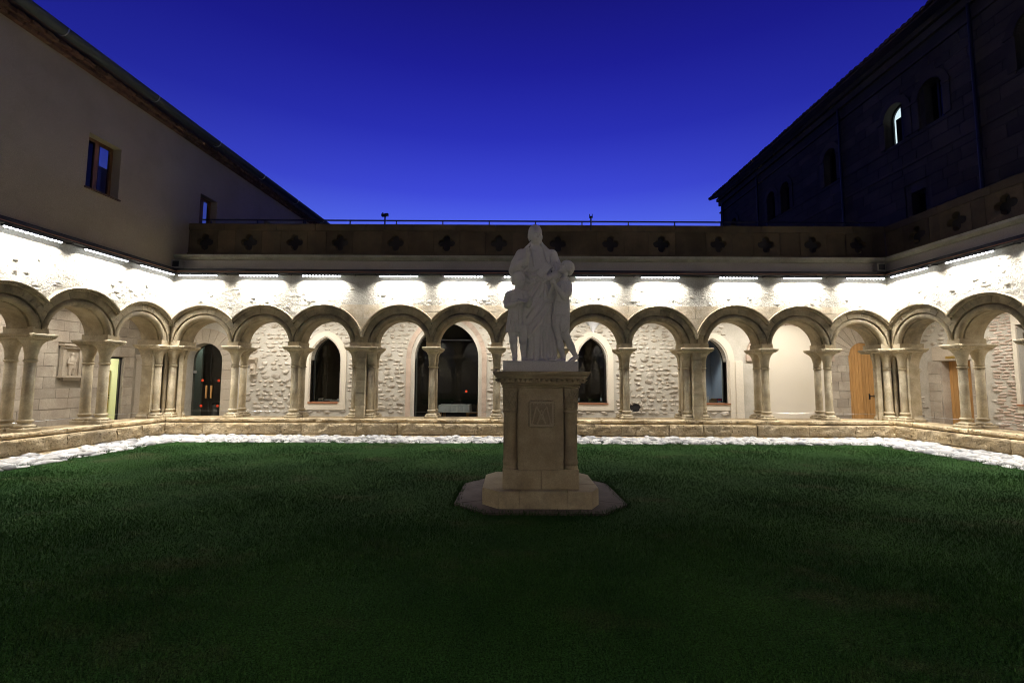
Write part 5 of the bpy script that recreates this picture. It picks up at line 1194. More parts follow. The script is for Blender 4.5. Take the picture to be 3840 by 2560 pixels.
    def bar(a, b_, w=.017, y=.0):
        a, b_ = Vector(a), Vector(b_); d = (b_ - a).normalized(); nrm = Vector((-d.y, d.x)) * w / 2; q = [a - nrm, b_ - nrm, b_ + nrm, a + nrm]; mono.plate([(p.x, p.y) for p in q], Y - .024 - y, Y + .01)
    gx, gz = fx0 + .052, fz0 + .05; W, H = .25, .245
    def g(u, v): return (gx + u * W, gz + v * H)
    bar(g(.02, .0), g(.24, .92)); bar(g(.24, .92), g(.72, .03), .019, .001); bar(g(.98, .0), g(.76, .92), .017, .0005); bar(g(.76, .92), g(.28, .03), .015, .0015)   # M
    bar(g(.30, .0), g(.50, .78), .014, .002); bar(g(.70, .0), g(.50, .78), .014, .0025); bar(g(.36, .28), g(.64, .28), .013, .003)                                            # A inside the M
    bar(g(-.03, .0), g(.10, .0), .012, .0035); bar(g(.90, .0), g(1.03, .0), .012, .0035)
    for u in (.10, .30, .5, .70, .90): mono.lathe(g(u, 1.02)[0], 0, [(.006, 0)], 3) if False else mono.plate([(g(u, 1.03)[0] + .010 * math.cos(PI * k / 2), g(u, 1.03)[1] + .010 * math.sin(PI * k / 2)) for k in range(4)], Y - .011, Y + .01)
    put(mono, 'monogram', M['relief_light'])
    # mouldings and cornice
    put(MB().cbox(x0 - .012, x1 + .012, y0 - .012, y1 + .012, 1.518, 1.548, .008), 'moulding'); put(MB().cbox(x0 - .03, x1 + .03, y0 - .03, y1 + .03, 1.550, 1.578, .010), 'moulding')
    put(MB().cbox(x0 - .075, x1 + .075, y0 - .075, y1 + .075, 1.580, 1.640, .0), 'cornice_band')
    dt = MB(); n = 17
    for s, (a, b_, fixed) in enumerate(((x0 - .085, x1 + .085, y0 - .076), (y0 - .085, y1 + .085, x1 + .076), (y0 - .085, y1 + .085, x0 - .076))):
        k = n if s == 0 else 15; w = (b_ - a) / k
        for i in range(k):
            p0, p1 = a + i * w, a + (i + 1) * w; m_ = (p0 + p1) / 2; sg = -1 if s != 1 else 1
            q = [(p0, 1.635), (p1, 1.635), (m_, 1.588)]; apex = (m_, 1.622)
            if s == 0: vs = [(x, fixed, z) for x, z in q] + [(apex[0], fixed - .035, apex[1])]
            else: vs = [(fixed, x, z) for x, z in q] + [(fixed + sg * .035, apex[0], apex[1])]
            dt.add(vs, [(0, 1, 3), (1, 2, 3), (2, 0, 3)])
    tag(put(dt, 'pyramid_dentils'), kind='stuff')
    cr = MB(); lv = [(-.095, 1.641), (-.10, 1.668), (-.115, 1.674), (-.128, 1.70), (-.132, 1.722), (-.128, 1.726)]; vs = []
    for d, z in lv: vs += [(x0 + d, y0 + d, z), (x1 - d, y0 + d, z), (x1 - d, y1 - d, z), (x0 + d, y1 - d, z)]
    cr.add(vs, [(j * 4 + i, j * 4 + (i + 1) % 4, (j + 1) * 4 + (i + 1) % 4, (j + 1) * 4 + i) for j in range(len(lv) - 1) for i in range(4)] + [(3, 2, 1, 0), tuple(range(len(lv) * 4 - 4, len(lv) * 4))]); put(cr, 'cornice')
pedestal()

# ------------------------------------------------------------------ things inside, seen through the glass
def at(F, x, y, z): return F @ Matrix.Translation((x, y, z))
tb = empty('dining_table', mat=at(F_BACK, pa + .22, YB + .95, -.09)); tag(tb, 'dining table under a white cloth behind the big pointed glass screen', 'table')
MB().box(-.55, .55, -.4, .4, .70, .73).build('tabletop', M['brown_wood'], tb)
for sx_ in (-.48, .48):
    for sy_ in (-.33, .33): MB().box(sx_ - .025, sx_ + .025, sy_ - .025, sy_ + .025, 0, .70).build('leg', M['door_wood'], tb)
cl = MB(); n = 48; vs = []
for k, (z, e) in enumerate(((.735, 0), (.74, .012), (.62, .02), (.48, .03))):
    for i in range(n):
        a = 2 * PI * i / n; c_, s_ = math.cos(a), math.sin(a); q = 1 / max(abs(c_), abs(s_)); rip = (.012 * math.sin(a * 11) * k) + (.05 if k == 3 else 0) * 0; vs.append(((.56 + e) * q * c_ + rip * c_, (.41 + e) * q * s_ + rip * s_, z - (.07 * max(0, q - 1.3) if k == 3 else 0)))
cl.add(vs, [(j * n + i, j * n + (i + 1) % n, (j + 1) * n + (i + 1) % n, (j + 1) * n + i) for j in range(3) for i in range(n)] + [tuple(range(n))]); co = cl.build('tablecloth', M['cloth'], None, mat=at(F_BACK, pa + .22, YB + .95, -.09)); tag(co, 'white cloth draped over the dining table behind the glass screen', 'tablecloth')
def chair(x, y, rz, label):
    r = empty('chair', mat=at(F_BACK, x, y, -.09) @ Matrix.Rotation(rz, 4, 'Z')); tag(r, label, 'chair')
    MB().box(-.2, .2, -.2, .2, .43, .46).build('seat', M['door_wood'], r)
    for a, b_ in ((-.18, -.18), (.18, -.18)): MB().box(a - .018, a + .018, b_ - .018, b_ + .018, 0, .43).build('leg', M['door_wood'], r)
    for a in (-.18, .18): MB().tube([(a, .18, 0), (a, .18, .46), (a, .25, .98)], .018, 6).build('leg', M['door_wood'], r)
    MB().box(-.18, .18, .225, .24, .78, .95).build('backrest', M['door_wood'], r)
chair(pa + .88, YB + .85, R(-80), 'oak chair at the right end of the clothed table behind the glass')
chair(pa - .45, YB + 1.6, R(90), 'oak chair at the left end of the clothed table behind the glass')
for k, (dx, lab) in enumerate(((.0, 'wine glass on the left half of the clothed table'), (.32, 'wine glass near the right end of the clothed table'))):
    g = MB().lathe(pa + .10 + dx, YB + .95, [(.032, .652), (.005, .658), (.004, .73), (.03, .77), (.036, .81), (.03, .85)], 12); o = g.build('wine_glass', M['glass_clear'], None, True, mat=F_BACK); tag(o, lab, 'glass')
rndb = random.Random(9)
def book(x, y, z, w, h, d, c, label, rz=0):
    r = empty('book', mat=at(F_BACK, x, y, z) @ Matrix.Rotation(rz, 4, 'Z')); tag(r, label, 'book'); MB().box(-w / 2, w / 2, -d / 2, d / 2, 0, h).build('cover', plain('book_cover', c, .6), r); MB().box(-w / 2 + .006, w / 2 + .003, -d / 2 + .004, d / 2 - .004, .004, h - .004).build('pages', M['cloth'], r)
z = .785; sy = YB + .42
for w, h, c, lab, dx in ((.16, .03, (.5, .5, .45), 'pale book at the bottom of the left pile in the pointed window', -.30), (.15, .028, (.04, .12, .08), 'dark green book second in the left pile in the pointed window', -.29), (.14, .035, (.55, .5, .4), 'cream book third in the left pile in the pointed window', -.30), (.13, .03, (.05, .05, .05), 'black book on top of the left pile in the pointed window', -.28)):
    book(w1 + dx, sy, z, w, h, .12, c, lab); z += h + .001
book(w1 - .05, sy, .785, .22, .03, .14, (.3, .06, .04), 'red book lying in the middle of the pointed window sill'); book(w1 - .02, sy, .816, .24, .035, .15, (.6, .6, .58), 'white open book on the red one in the pointed window', .2); book(w1 + .20, sy, .785, .18, .05, .13, (.55, .52, .45), 'thick cream book right of the red one in the pointed window', -.2)
book(w1 + .37, sy, .785, .10, .09, .06, (.75, .75, .78), 'white boxed book standing at the right end of the pointed window sill')
def bottle(x, y, z, label, lc):
    r = empty('wine_bottle', mat=at(F_BACK, x, y, z)); tag(r, label, 'bottle'); MB().lathe(0, 0, [(.036, 0), (.038, .01), (.038, .19), (.030, .22), (.014, .25), (.013, .31), (.015, .31), (.015, .325)], 16).build('body', M['black'], r, True); MB().lathe(0, 0, [(.0386, .05), (.0390, .052), (.0390, .16), (.0386, .162)], 16).build('paper_label', lc, r, True)
bottle(w2 - .46 + .02, YB + .40, .785, 'dark wine bottle at the left of the pointed window just right of the statue', M['cloth']); bottle(w2 + .40, YB + .42, .785, 'dark wine bottle at the right of the pointed window just right of the statue', M['cloth'])
b = MB(); rnd = random.Random(4)
pt = empty('potted_plant', mat=at(F_BACK, w2 + .0, YB + .42, .785)); tag(pt, 'small leafy plant in a bowl in the pointed window right of the statue', 'plant'); MB().lathe(0, 0, [(.05, 0), (.08, .05), (.085, .07)], 14).build('pot', M['black'], pt, True)
for k in range(26):
    a = rnd.uniform(0, 6.28); l = rnd.uniform(.08, .17); p0 = Vector((.02 * math.cos(a), .02 * math.sin(a), .06)); p1 = p0 + Vector((math.cos(a) * l * .7, math.sin(a) * l * .6, rnd.uniform(.03, .13))); sd = Vector((-math.sin(a), math.cos(a), 0)) * .012; md = (p0 + p1) / 2 + Vector((0, 0, .02)); b.add([p0, md + sd, p1, md - sd], [(0, 1, 2, 3)])
b.build('foliage', plain('leaf', (.04, .10, .03), .6), pt)
M['grey_wall'] = plain('lit_grey_wall', (.42, .45, .5), .7)
MB().box(w3 - .7, w3 + 1.0, YB + 2.2, YB + 2.3, .1, 3.6).box(w3 + .9, w3 + 1.0, YB + .46, YB + 2.2, .1, 3.6).box(w3 - .8, w3 - .7, YB + .46, YB + 2.3, .1, 3.6).build('kitchen_wall', M['grey_wall'], gb)
kl = bpy.data.lights.new('kitchen_lamp', 'SPOT'); kl.energy = 330; kl.specular_factor = 1.0; kl.spot_size = R(75); kl.spot_blend = .6; kl.color = (.85, .93, 1); kl.shadow_soft_size = .05; ko = bpy.data.objects.new('kitchen_lamp', kl); col.objects.link(ko); ko.matrix_world = F_BACK @ Matrix.Translation((w3 + .05, YB + 1.0, 3.6))
r = empty('paper_towel_stand', mat=at(F_BACK, w3 + .02, YB + .55, .785)); tag(r, 'white paper towel roll standing in the rightmost pointed window', 'paper towel'); MB().lathe(0, 0, [(.055, .0), (.055, .24)], 18).build('roll', M['cloth'], r, True); MB().lathe(0, 0, [(.012, .24), (.012, .28)], 8).build('spindle', M['steel'], r)
r = empty('cardboard_box', mat=at(F_BACK, w3 + .26, YB + .62, .785)); tag(r, 'open brown cardboard box in the rightmost pointed window', 'box'); MB().box(-.14, .14, -.1, .1, 0, .12).build('box_body', plain('cardboard', (.36, .24, .13), .8), r); MB().add([(-.14, -.1, .12), (.14, -.1, .12), (.14, -.17, .17), (-.14, -.17, .17)], [(0, 1, 2, 3)]).build('flap', plain('cardboard_flap', (.40, .27, .15), .8), r)
r = empty('notice_card', mat=at(F_BACK, w3 + .40, YB + .38, .785)); tag(r, 'small blue and red card leaning in the rightmost pointed window', 'card'); MB().box(-.085, .085, 0, .006, 0, .17).build('board', plain('card_blue', (.03, .05, .25), .5), r); MB().box(-.07, .07, -.002, -.0005, .10, .15).build('red_band', plain('card_red', (.5, .05, .06), .5), r); MB().box(-.06, .06, -.002, -.0005, .03, .045).box(-.06, .03, -.002, -.0005, .06, .07).build('print_lines', M['cloth'], r)
# bin seen through the glass door
r = empty('ash_bin', mat=at(F_BACK, gd - .10, YB + .9, .1)); tag(r, 'slim steel bin standing behind the glass door', 'bin'); MB().lathe(0, 0, [(.12, 0), (.12, .5), (.10, .52)], 20).build('body', M['steel'], r, True); MB().lathe(0, 0, [(.125, .5), (.125, .56), (.05, .6)], 20).build('lid', M['black'], r, True)
# statue coordinates: a = 1 unit right, c = 1 unit down from the crown of the head, third value = depth in metres towards the back
def sx(a): return -.116 + (a - 22) * .001364
def sz(c): return 3.824 - (c - 50) * .0014
def P(a, c, y=0.): return (sx(a), 6.33 + y, sz(c))
def hand(S, wrist, palm, tips, thumb, r=.0105, pr=(.03, .016, .036), rot=(0, 0, 0)):
    """palm plus four curled fingers (each a list of points) and a thumb"""
    S.cone(wrist, palm, .024, .026, .015); S.ell(palm, pr, .012, rot=rot)
    for t in tips: S.path(t, [r * 1.1, r, r * .85][:len(t)] if len(t) == 3 else r, .004)
    S.path(thumb, r * 1.1, .005)
def face(S, c, fw, up, rt, k=1.0, ears=True):
    """features of a head centred at c; fw, up, rt are its forward, up and right directions; k scales it"""
    c, fw, up, rt = map(np.array, (c, fw, up, rt))
    def q(r_, u_, f_): return c + rt * (r_ * k) + up * (u_ * k) + fw * (f_ * k)
    S.ell(q(0, -.058, .040), (.060 * k, .058 * k, .060 * k), .03)                       # jaw
    S.cone(q(-.045, .018, .088), q(-.012, .014, .096), .010 * k, .010 * k, .014)       # brows
    S.cone(q(.045, .018, .088), q(.012, .014, .096), .010 * k, .010 * k, .014)
    for sgn in (-1, 1):
        S.ell(q(sgn * .031, -.006, .096), (.020 * k, .016 * k, .016 * k), .008, 's')    # eye sockets
        S.ell(q(sgn * .031, -.008, .083), (.0135 * k,) * 3, .003)                       # eyeballs
        S.cone(q(sgn * .018, -.001, .0955), q(sgn * .044, -.003, .089), .0035 * k, .003 * k, .003)
        S.ell(q(sgn * .040, -.040, .070), (.022 * k, .022 * k, .024 * k), .02)          # cheeks
    S.cone(q(0, .008, .096), q(0, -.036, .113), .008 * k, .0115 * k, .008)             # nose
    S.ell(q(-.010, -.039, .103), (.007 * k,) * 3, .005); S.ell(q(.010, -.039, .103), (.007 * k,) * 3, .005)
    S.ell(q(0, -.066, .082), (.030 * k, .018 * k, .016 * k), .016)                     # muzzle
    S.cone(q(-.022, -.064, .101), q(.022, -.064, .101), .0065 * k, .0065 * k, .004)    # lips
    S.cone(q(-.018, -.0775, .100), q(.018, -.0775, .100), .007 * k, .007 * k, .004)
    S.cone(q(-.024, -.0708, .112), q(.024, -.0708, .112), .005 * k, .005 * k, .003, 's')
    S.ell(q(0, -.100, .082), (.026 * k, .022 * k, .020 * k), .02)                       # chin
    if ears:
        for sgn in (-1, 1):
            S.ell(q(sgn * .080, -.018, .004), (.011 * k, .018 * k, .030 * k), .006); S.ell(q(sgn * .092, -.016, .010), (.006 * k, .009 * k, .016 * k), .006, 's')
def build_statue():
    root = empty('statue', (.377, 6.33, 1.725))
    tag(root, 'pale stone statue of a robed man holding a book between two boys, on the pedestal', 'statue')
    def place(name, S, sm=1):
        o = obj(name, S.mesh(name, M['statue'], sm)); o.parent = root; o.matrix_parent_inverse = Matrix.Translation(-Vector((.377, 6.33, 1.725))); return o
    # ---- the man
    S = Sculpt((-.08, 5.98, 1.85), (.80, 6.72, 3.84), .0062)
    def fold(n, amp, ph, tw=0.):
        return lambda th, t, z: amp * (1 - .55 * t) * (np.cos(n * th + ph + tw * t) * .6 + .4 * np.cos((n * 1.7 + 1) * th + 2 * ph - tw * t))
    S.loft([(1.862, sx(390), 6.34, .245, .20), (1.95, sx(390), 6.34, .235, .195), (2.30, sx(385), 6.33, .215, .18), (2.62, sx(375), 6.32, .215, .17), (2.95, sx(365), 6.32, .225, .155), (3.1, sx(360), 6.32, .20, .14)],
           fold(17, .012, .5, .7), .02)
    # vertical pleats of the cassock
    for a0, a1, r0 in ((345, 350, .020), (375, 380, .013), (405, 400, .017), (440, 425, .020), (475, 450, .017), (515, 470, .019), (545, 488, .017), (300, 318, .016)):
        yb = -.19 + abs(a0 - 420) * .0006
        S.path([P(a0 + 4, 1425, yb), P(a0, 1300, yb + .01), P((a0 + a1) / 2, 1150, yb + .02), P(a1, 1000, yb + .045)], [r0 * 1.5, r0 * 1.4, r0 * 1.2, r0 * .6], .010)
        S.path([P(a0 + 17, 1430, yb - .012), P(a0 + 14, 1300, yb), P((a0 + a1) / 2 + 12, 1120, yb + .012)], [.015, .013, .007], .009, 's')
    # mantle sweeping from the arm down to the left
    S.loft([(2.22, sx(285), 6.335, .15, .185), (2.40, sx(310), 6.33, .185, .195), (2.62, sx(340), 6.325, .215, .185), (2.85, sx(360), 6.32, .215, .17), (3.02, sx(350), 6.32, .23, .16)], fold(9, .007, 1.2, 2.), .012)
    for pts, r0 in (([P(505, 870, -.10), P(470, 960, -.165), P(400, 1060, -.19), P(330, 1140, -.185), P(262, 1215, -.15)], .017),
                    ([P(495, 800, -.10), P(440, 880, -.165), P(360, 980, -.18), P(270, 1080, -.16)], .014),
                    ([P(440, 690, -.13), P(400, 790, -.17), P(330, 900, -.17), P(255, 1000, -.15)], .016),
                    ([P(395, 660, -.14), P(330, 780, -.16), P(255, 890, -.15)], .018),
                    ([P(370, 640, -.14), P(300, 730, -.165), P(225, 800, -.14)], .018),
                    ([P(225, 565, -.12), P(280, 620, -.165), P(350, 600, -.165), P(400, 560, -.15)], .020),
                    ([P(220, 620, -.12), P(280, 665, -.165), P(345, 640, -.165)], .020),
                    ([P(215, 660, -.12), P(270, 700, -.16), P(340, 670, -.16)], .016),
                    ([P(230, 520, -.11), P(290, 570, -.15), P(360, 540, -.15)], .013)):
        S.path([(p[0], p[1] - .006, p[2]) for p in pts], r0 * 1.15, .012)
        S.path([(p[0] + .006, p[1] - .012, p[2] - .034) for p in pts], .016, .010, 's')
    # hanging fold under the book hand
    S.loft([(sz(880), sx(455), 6.20, .058, .030), (sz(820), sx(452), 6.20, .062, .036), (sz(700), sx(440), 6.20, .050, .04)], lambda th, t, z: .008 * np.cos(6 * th), .01)
    S.path([P(408, 850, -.17), P(440, 870, -.18), P(500, 880, -.14)], .010, .008); S.path([P(418, 700, -.16), P(412, 780, -.18), P(410, 850, -.17)], .013, .01)
    S.path([P(455, 700, -.16), P(462, 780, -.175), P(470, 820, -.17)], .012, .01); S.path([P(436, 720, -.19), P(438, 830, -.195)], .008, .01, 's')
    # torso and cape
    S.loft([(2.95, sx(362), 6.32, .20, .135), (3.10, sx(360), 6.32, .195, .125), (3.25, sx(362), 6.325, .215, .125), (3.36, sx(360), 6.33, .23, .12), (3.44, sx(358), 6.335, .17, .10), (3.50, sx(352), 6.335, .085, .075)], None, .02)
    S.ell(P(205, 372, .01), (.075, .095, .085), .03); S.ell(P(512, 372, .01), (.075, .095, .085), .03)
    S.path([P(352, 300, .0), P(350, 250, -.005)], [.062, .056], .02)             # neck
    S.path([P(300, 255, -.02), P(302, 330, -.10), P(318, 420, -.135), P(322, 500, -.14)], [.016, .016, .013, .008], .010)   # cape edges
    S.path([P(405, 248, -.02), P(432, 320, -.10), P(445, 420, -.135), P(470, 500, -.13)], [.020, .018, .015, .01], .010)
    S.path([P(312, 262, -.06), P(318, 340, -.125), P(330, 430, -.145)], .007, .008, 's'); S.path([P(422, 270, -.06), P(420, 340, -.125), P(438, 440, -.145)], .007, .008, 's')
    S.path([P(318, 345, -.115), P(360, 355, -.13), P(400, 350, -.12)], .005, .006); S.path([P(365, 300, -.10), P(366, 500, -.15)], .004, .006, 's')
    S.path([P(400, 250, -.03), P(450, 300, -.05), P(500, 340, -.05)], [.022, .014, .012], .012); S.path([P(300, 250, -.03), P(250, 300, -.05), P(200, 345, -.05)], [.022, .014, .012], .012)
    # right arm, raised, with a wide sleeve
    S.path([P(200, 370, .0), P(150, 460, -.01), P(125, 530, -.03)], [.085, .078, .070], .02)
    S.path([P(125, 535, -.03), P(180, 500, -.12), P(235, 470, -.17)], [.075, .068, .056], .02)
    S.path([P(120, 560, -.02), P(112, 590, -.01)], [.055, .03], .02)
    S.path([P(252, 435, -.17), P(264, 480, -.175), P(262, 530, -.165), P(232, 555, -.15), P(200, 540, -.13)], [.010, .012, .014, .016, .016], .008)
    S.ell(P(254, 470, -.205), (.022, .03, .045), .01, 's')
    for pts in ([P(170, 420, -.06), P(150, 480, -.09), P(135, 560, -.09)], [P(200, 440, -.12), P(170, 490, -.14), P(165, 560, -.12)], [P(120, 430, -.03), P(105, 500, -.07), P(108, 560, -.08)], [P(215, 470, -.16), P(190, 520, -.165), P(195, 565, -.13)]):
        S.path(pts, .012, .012); S.path([(p[0] + .02, p[1] - .012, p[2]) for p in pts], .006, .01, 's')
    S.path([P(250, 470, -.19), P(258, 420, -.215)], [.030, .026], .012)
    pm = P(262, 392, -.225); S.ell(pm, (.034, .018, .040), .01)
    hr = .0105
    S.path([P(246, 370, -.232), P(249, 350, -.235), P(254, 326, -.232)], [hr, hr, hr * .8], .004)     # raised fingers
    S.path([P(262, 365, -.238), P(262, 340, -.248), P(264, 318, -.242)], [hr, hr, hr * .8], .004)
    S.path([P(276, 366, -.24), P(286, 348, -.262), P(277, 352, -.275)], [hr, hr, hr * .85], .004)
    S.path([P(286, 378, -.238), P(298, 358, -.258), P(290, 364, -.27)], [hr * .9, hr * .9, hr * .8], .004)
    S.path([P(246, 400, -.235), P(254, 378, -.258), P(268, 368, -.268)], [hr * 1.1, hr, hr * .9], .004)
    # left arm holding the book
    S.path([P(515, 375, .0), P(555, 470, -.01), P(572, 560, -.05)], [.085, .075, .062], .02)
    S.path([P(572, 565, -.05), P(530, 600, -.13), P(480, 622, -.18)], [.062, .054, .042], .02)
    for pts in ([P(500, 400, -.08), P(505, 470, -.09), P(530, 540, -.10)], [P(540, 440, -.06), P(555, 510, -.09), P(545, 570, -.12)], [P(500, 520, -.12), P(530, 560, -.13), P(580, 590, -.11)], [P(520, 640, -.13), P(560, 610, -.12), P(590, 560, -.08)]):
        S.path(pts, .011, .012); S.path([(p[0] + .017, p[1] - .012, p[2] - .004) for p in pts], .006, .01, 's')
    S.path([P(498, 380, -.085), P(499, 430, -.105)], .005, .006, 's')
    S.box(P(430, 552, -.165), (.062, .022, .118), (R(-12), R(33), R(-14)), .004, .005)
    S.box(P(427, 553, -.172), (.056, .03, .108), (R(-12), R(33), R(-14)), .002, .004, 's')
    S.box(P(430, 552, -.160), (.058, .017, .112), (R(-12), R(33), R(-14)), .002, .004)
    S.ell(P(452, 632, -.205), (.048, .024, .032), .012, rot=(0, R(15), 0))
    for i, (a, c) in enumerate(((425, 618), (412, 634), (414, 652), (428, 668))):
        S.path([P(a + 25, c - 6, -.215), P(a + 6, c + 2, -.232), P(a - 14 + i * 3, c + 8, -.222)], [hr, hr, hr * .85], .004)
    S.path([P(452, 610, -.215), P(428, 603, -.23), P(412, 610, -.228)], hr, .004)
    # head, turned a little to the right
    hc = P(346, 150, -.01); hr_ = np.array((math.cos(R(14)), math.sin(R(14)), 0)); hf = np.array((math.sin(R(14)), -math.cos(R(14)), -.08)); hu = np.array((0, -.05, 1.))
    S.ell(P(342, 130, .010), (.097, .118, .108), .02); S.ell(P(354, 188, -.045), (.078, .078, .102), .03); S.ell(P(345, 165, .0), (.092, .10, .10), .02)
    face(S, P(350, 172, -.026), hf, hu, hr_, 1.10)
    S.path([P(275, 150, .01), P(275, 185, .01), P(285, 215, .03)], [.012, .012, .01], .01)
    # shoes under the hem
    S.ell(P(505, 1432, -.20), (.055, .06, .022), .01); S.ell(P(400, 1436, -.19), (.045, .05, .018), .01)
    S.ell(P(300, 1434, -.15), (.05, .05, .02), .01)
    place('man_figure', S)
    # ---- boy on the left, reading
    S = Sculpt((-.16, 5.93, 1.85), (.36, 6.48, 3.13), .0060); o = -.13
    def Q(a, c, y=0.): return P(a, c, y + o)
    S.ell(Q(176, 632, .0), (.074, .088, .085), .02); S.ell(Q(182, 668, -.028), (.058, .062, .072), .02)
    tr = 30; rt = np.array((math.cos(R(tr)), math.sin(R(tr)), 0)); fw = np.array((math.sin(R(tr)) * .93, -math.cos(R(tr)) * .93, -.34)); up = np.array((.12, -.30, .95))
    face(S, Q(180, 654, -.012), fw, up, rt, .86, ears=False)
    S.ell(Q(166, 615, .018), (.084, .092, .075), .012)
    for a, c, y, r0 in ((118, 650, 0, .030), (114, 680, .02, .026), (125, 610, -.03, .026), (150, 585, -.05, .024), (185, 578, -.055, .024), (215, 590, -.045, .022), (232, 620, -.02, .018), (140, 590, .05, .03), (200, 585, .04, .03), (236, 650, .01, .014), (124, 630, .04, .03), (113, 665, -.015, .018)):
        S.ell(Q(166 + (a - 166) * .93, 632 + (c - 632) * .93, y * .9), (r0, r0 * 1.1, r0 * 1.15), .026)
    S.path([Q(160, 725, .01), Q(165, 690, .0)], [.042, .038], .015)
    S.loft([(sz(1165), sx(128), 6.33 + o, .112, .095), (sz(1080), sx(130), 6.33 + o, .104, .09), (sz(940), sx(142), 6.33 + o, .094, .08), (sz(860), sx(150), 6.335 + o, .098, .08), (sz(780), sx(148), 6.34 + o, .112, .078), (sz(740), sx(152), 6.34 + o, .075, .06)],
           lambda th, t, z: .0105 * (1 - t) * np.cos(11 * th + .7) , .014)
    for a in (72, 98, 124, 150, 176):
        S.path([Q(a, 1155, -.085 + abs(a - 125) * .0006), Q(a * .7 + 40, 1050, -.085), Q(a * .5 + 70, 960, -.082)], [.010, .009, .004], .010); S.path([Q(a + 13, 1160, -.10 + abs(a - 112) * .0006), Q((a + 13) * .7 + 40, 1060, -.09)], [.006, .004], .01, 's')
    S.path([Q(60, 1163, -.03), Q(125, 1165, -.085), Q(190, 1160, -.04)], .006, .006)
    S.ell(Q(80, 790, .005), (.052, .06, .055), .02); S.ell(Q(218, 785, .005), (.050, .06, .052), .02)
    S.path([Q(70, 800, .0), Q(52, 860, .0), Q(58, 905, -.03)], [.052, .046, .044], .015); S.path([Q(58, 905, -.03), Q(115, 900, -.10), Q(150, 888, -.125)], [.043, .036, .028], .015)
    S.path([Q(228, 790, .0), Q(255, 850, .0), Q(272, 895, -.03)], [.050, .044, .040], .015); S.path([Q(272, 900, -.03), Q(285, 872, -.09), Q(282, 850, -.115)], [.040, .032, .024], .015)
    for pts in ([Q(90, 780, -.05), Q(85, 850, -.05)], [Q(60, 850, -.04), Q(80, 885, -.07)], [Q(130, 760, -.06), Q(150, 830, -.07)], [Q(215, 770, -.05), Q(235, 850, -.05)], [Q(110, 925, -.07), Q(190, 920, -.07)], [Q(245, 870, -.03), Q(260, 910, -.05)]):
        S.path(pts, .008, .01)
    S.path([Q(90, 930, -.085), Q(140, 935, -.105), Q(195, 925, -.095)], .008, .008)
    S.ell(Q(168, 882, -.145), (.038, .026, .020), .01); f_ = .0085
    for i, (a, c) in enumerate(((182, 870), (190, 878), (192, 887), (188, 896))):
        S.path([Q(a - 14, c + 2, -.15), Q(a, c, -.168), Q(a + 14 - i * 2, c - 2, -.172)], [f_, f_, f_ * .8], .004)
    S.path([Q(165, 868, -.145), Q(182, 860, -.16)], f_, .004)
    S.box(Q(193, 866, -.155), (.052, .042, .006), (R(28), R(14), R(6)), .002, .004); S.box(Q(238, 872, -.150), (.038, .042, .006), (R(28), R(-38), R(6)), .002, .004)
    S.ell(Q(283, 845, -.13), (.030, .020, .028), .01)
    for i, (a, c) in enumerate(((272, 832), (284, 826), (297, 832), (305, 842))):
        S.path([Q(a + 2, c + 12, -.135), Q(a - 2, c, -.15), Q(a - 8, c + 2, -.162)], [f_, f_, f_ * .8], .004)
    S.path([Q(268, 855, -.14), Q(258, 868, -.155)], f_, .004)
    # breeches, legs, feet
    for a, lx, rx, fx in ((118, 118, 136, 0), (212, 214, 225, 1)):
        S.path([Q(a, 1120, .0), Q(lx, 1180, -.005), Q(lx + 4, 1240, -.01)], [.066, .064, .052], .012)
        S.path([Q(lx + 3, 1242, -.01), Q(lx + 3, 1246, -.01)], .058, .004)
        S.path([Q(lx + 3, 1250, .0), Q(lx + 8, 1310, .015), Q(rx, 1400, .02), Q(rx, 1425, .02)], [.046, .047, .031, .030], .012)
        S.ell(Q(lx + 6, 1300, .03), (.034, .036, .07), .02)
        if fx: S.path([Q(rx, 1428, .01), Q(rx + 30, 1434, -.06), Q(rx + 60, 1438, -.09)], [.030, .026, .018], .012)
        else: S.path([Q(rx, 1430, .01), Q(rx + 2, 1436, -.07), Q(rx + 4, 1438, -.10)], [.032, .027, .020], .012)
    place('boy_figure', S)
    # ---- boy on the right, praying, looking up at the man
    S = Sculpt((.48, 5.93, 1.85), (.99, 6.50, 3.30), .0060); o = -.12
    S.ell(Q(672, 510, .01), (.084, .085, .078), .02); S.ell(Q(640, 530, -.01), (.062, .062, .066), .02)
    up = np.array((.50, -.05, .86)); fw = np.array((-.80, -.42, .44)); rt = np.cross(fw, up); rt /= np.linalg.norm(rt)
    face(S, Q(650, 524, -.005), fw, up, rt, .86, ears=False)
    S.ell(Q(664, 552, -.075), (.016, .011, .022), .005); S.ell(Q(666, 552, -.088), (.008, .006, .011), .004, 's')
    for a, c, y, r0 in ((625, 470, -.03, .026), (655, 462, -.03, .028), (690, 475, -.03, .030), (715, 500, -.02, .030), (722, 535, -.01, .030), (708, 565, .0, .028), (690, 585, .01, .026), (700, 500, -.055, .024), (705, 530, -.055, .024), (640, 478, -.055, .020), (672, 480, -.065, .024), (660, 470, .04, .03), (705, 510, .05, .03), (690, 560, -.05, .018)):
        S.ell(Q(672 + (a - 672) * .90, 518 + (c - 518) * .92, y * .9), (r0 * 1.05, r0, r0), .028)
    S.path([Q(632, 640, .01), Q(640, 585, .0)], [.045, .040], .015)
    S.path([Q(590, 640, -.035), Q(625, 632, -.05), Q(670, 625, -.02)], [.012, .013, .012], .008)
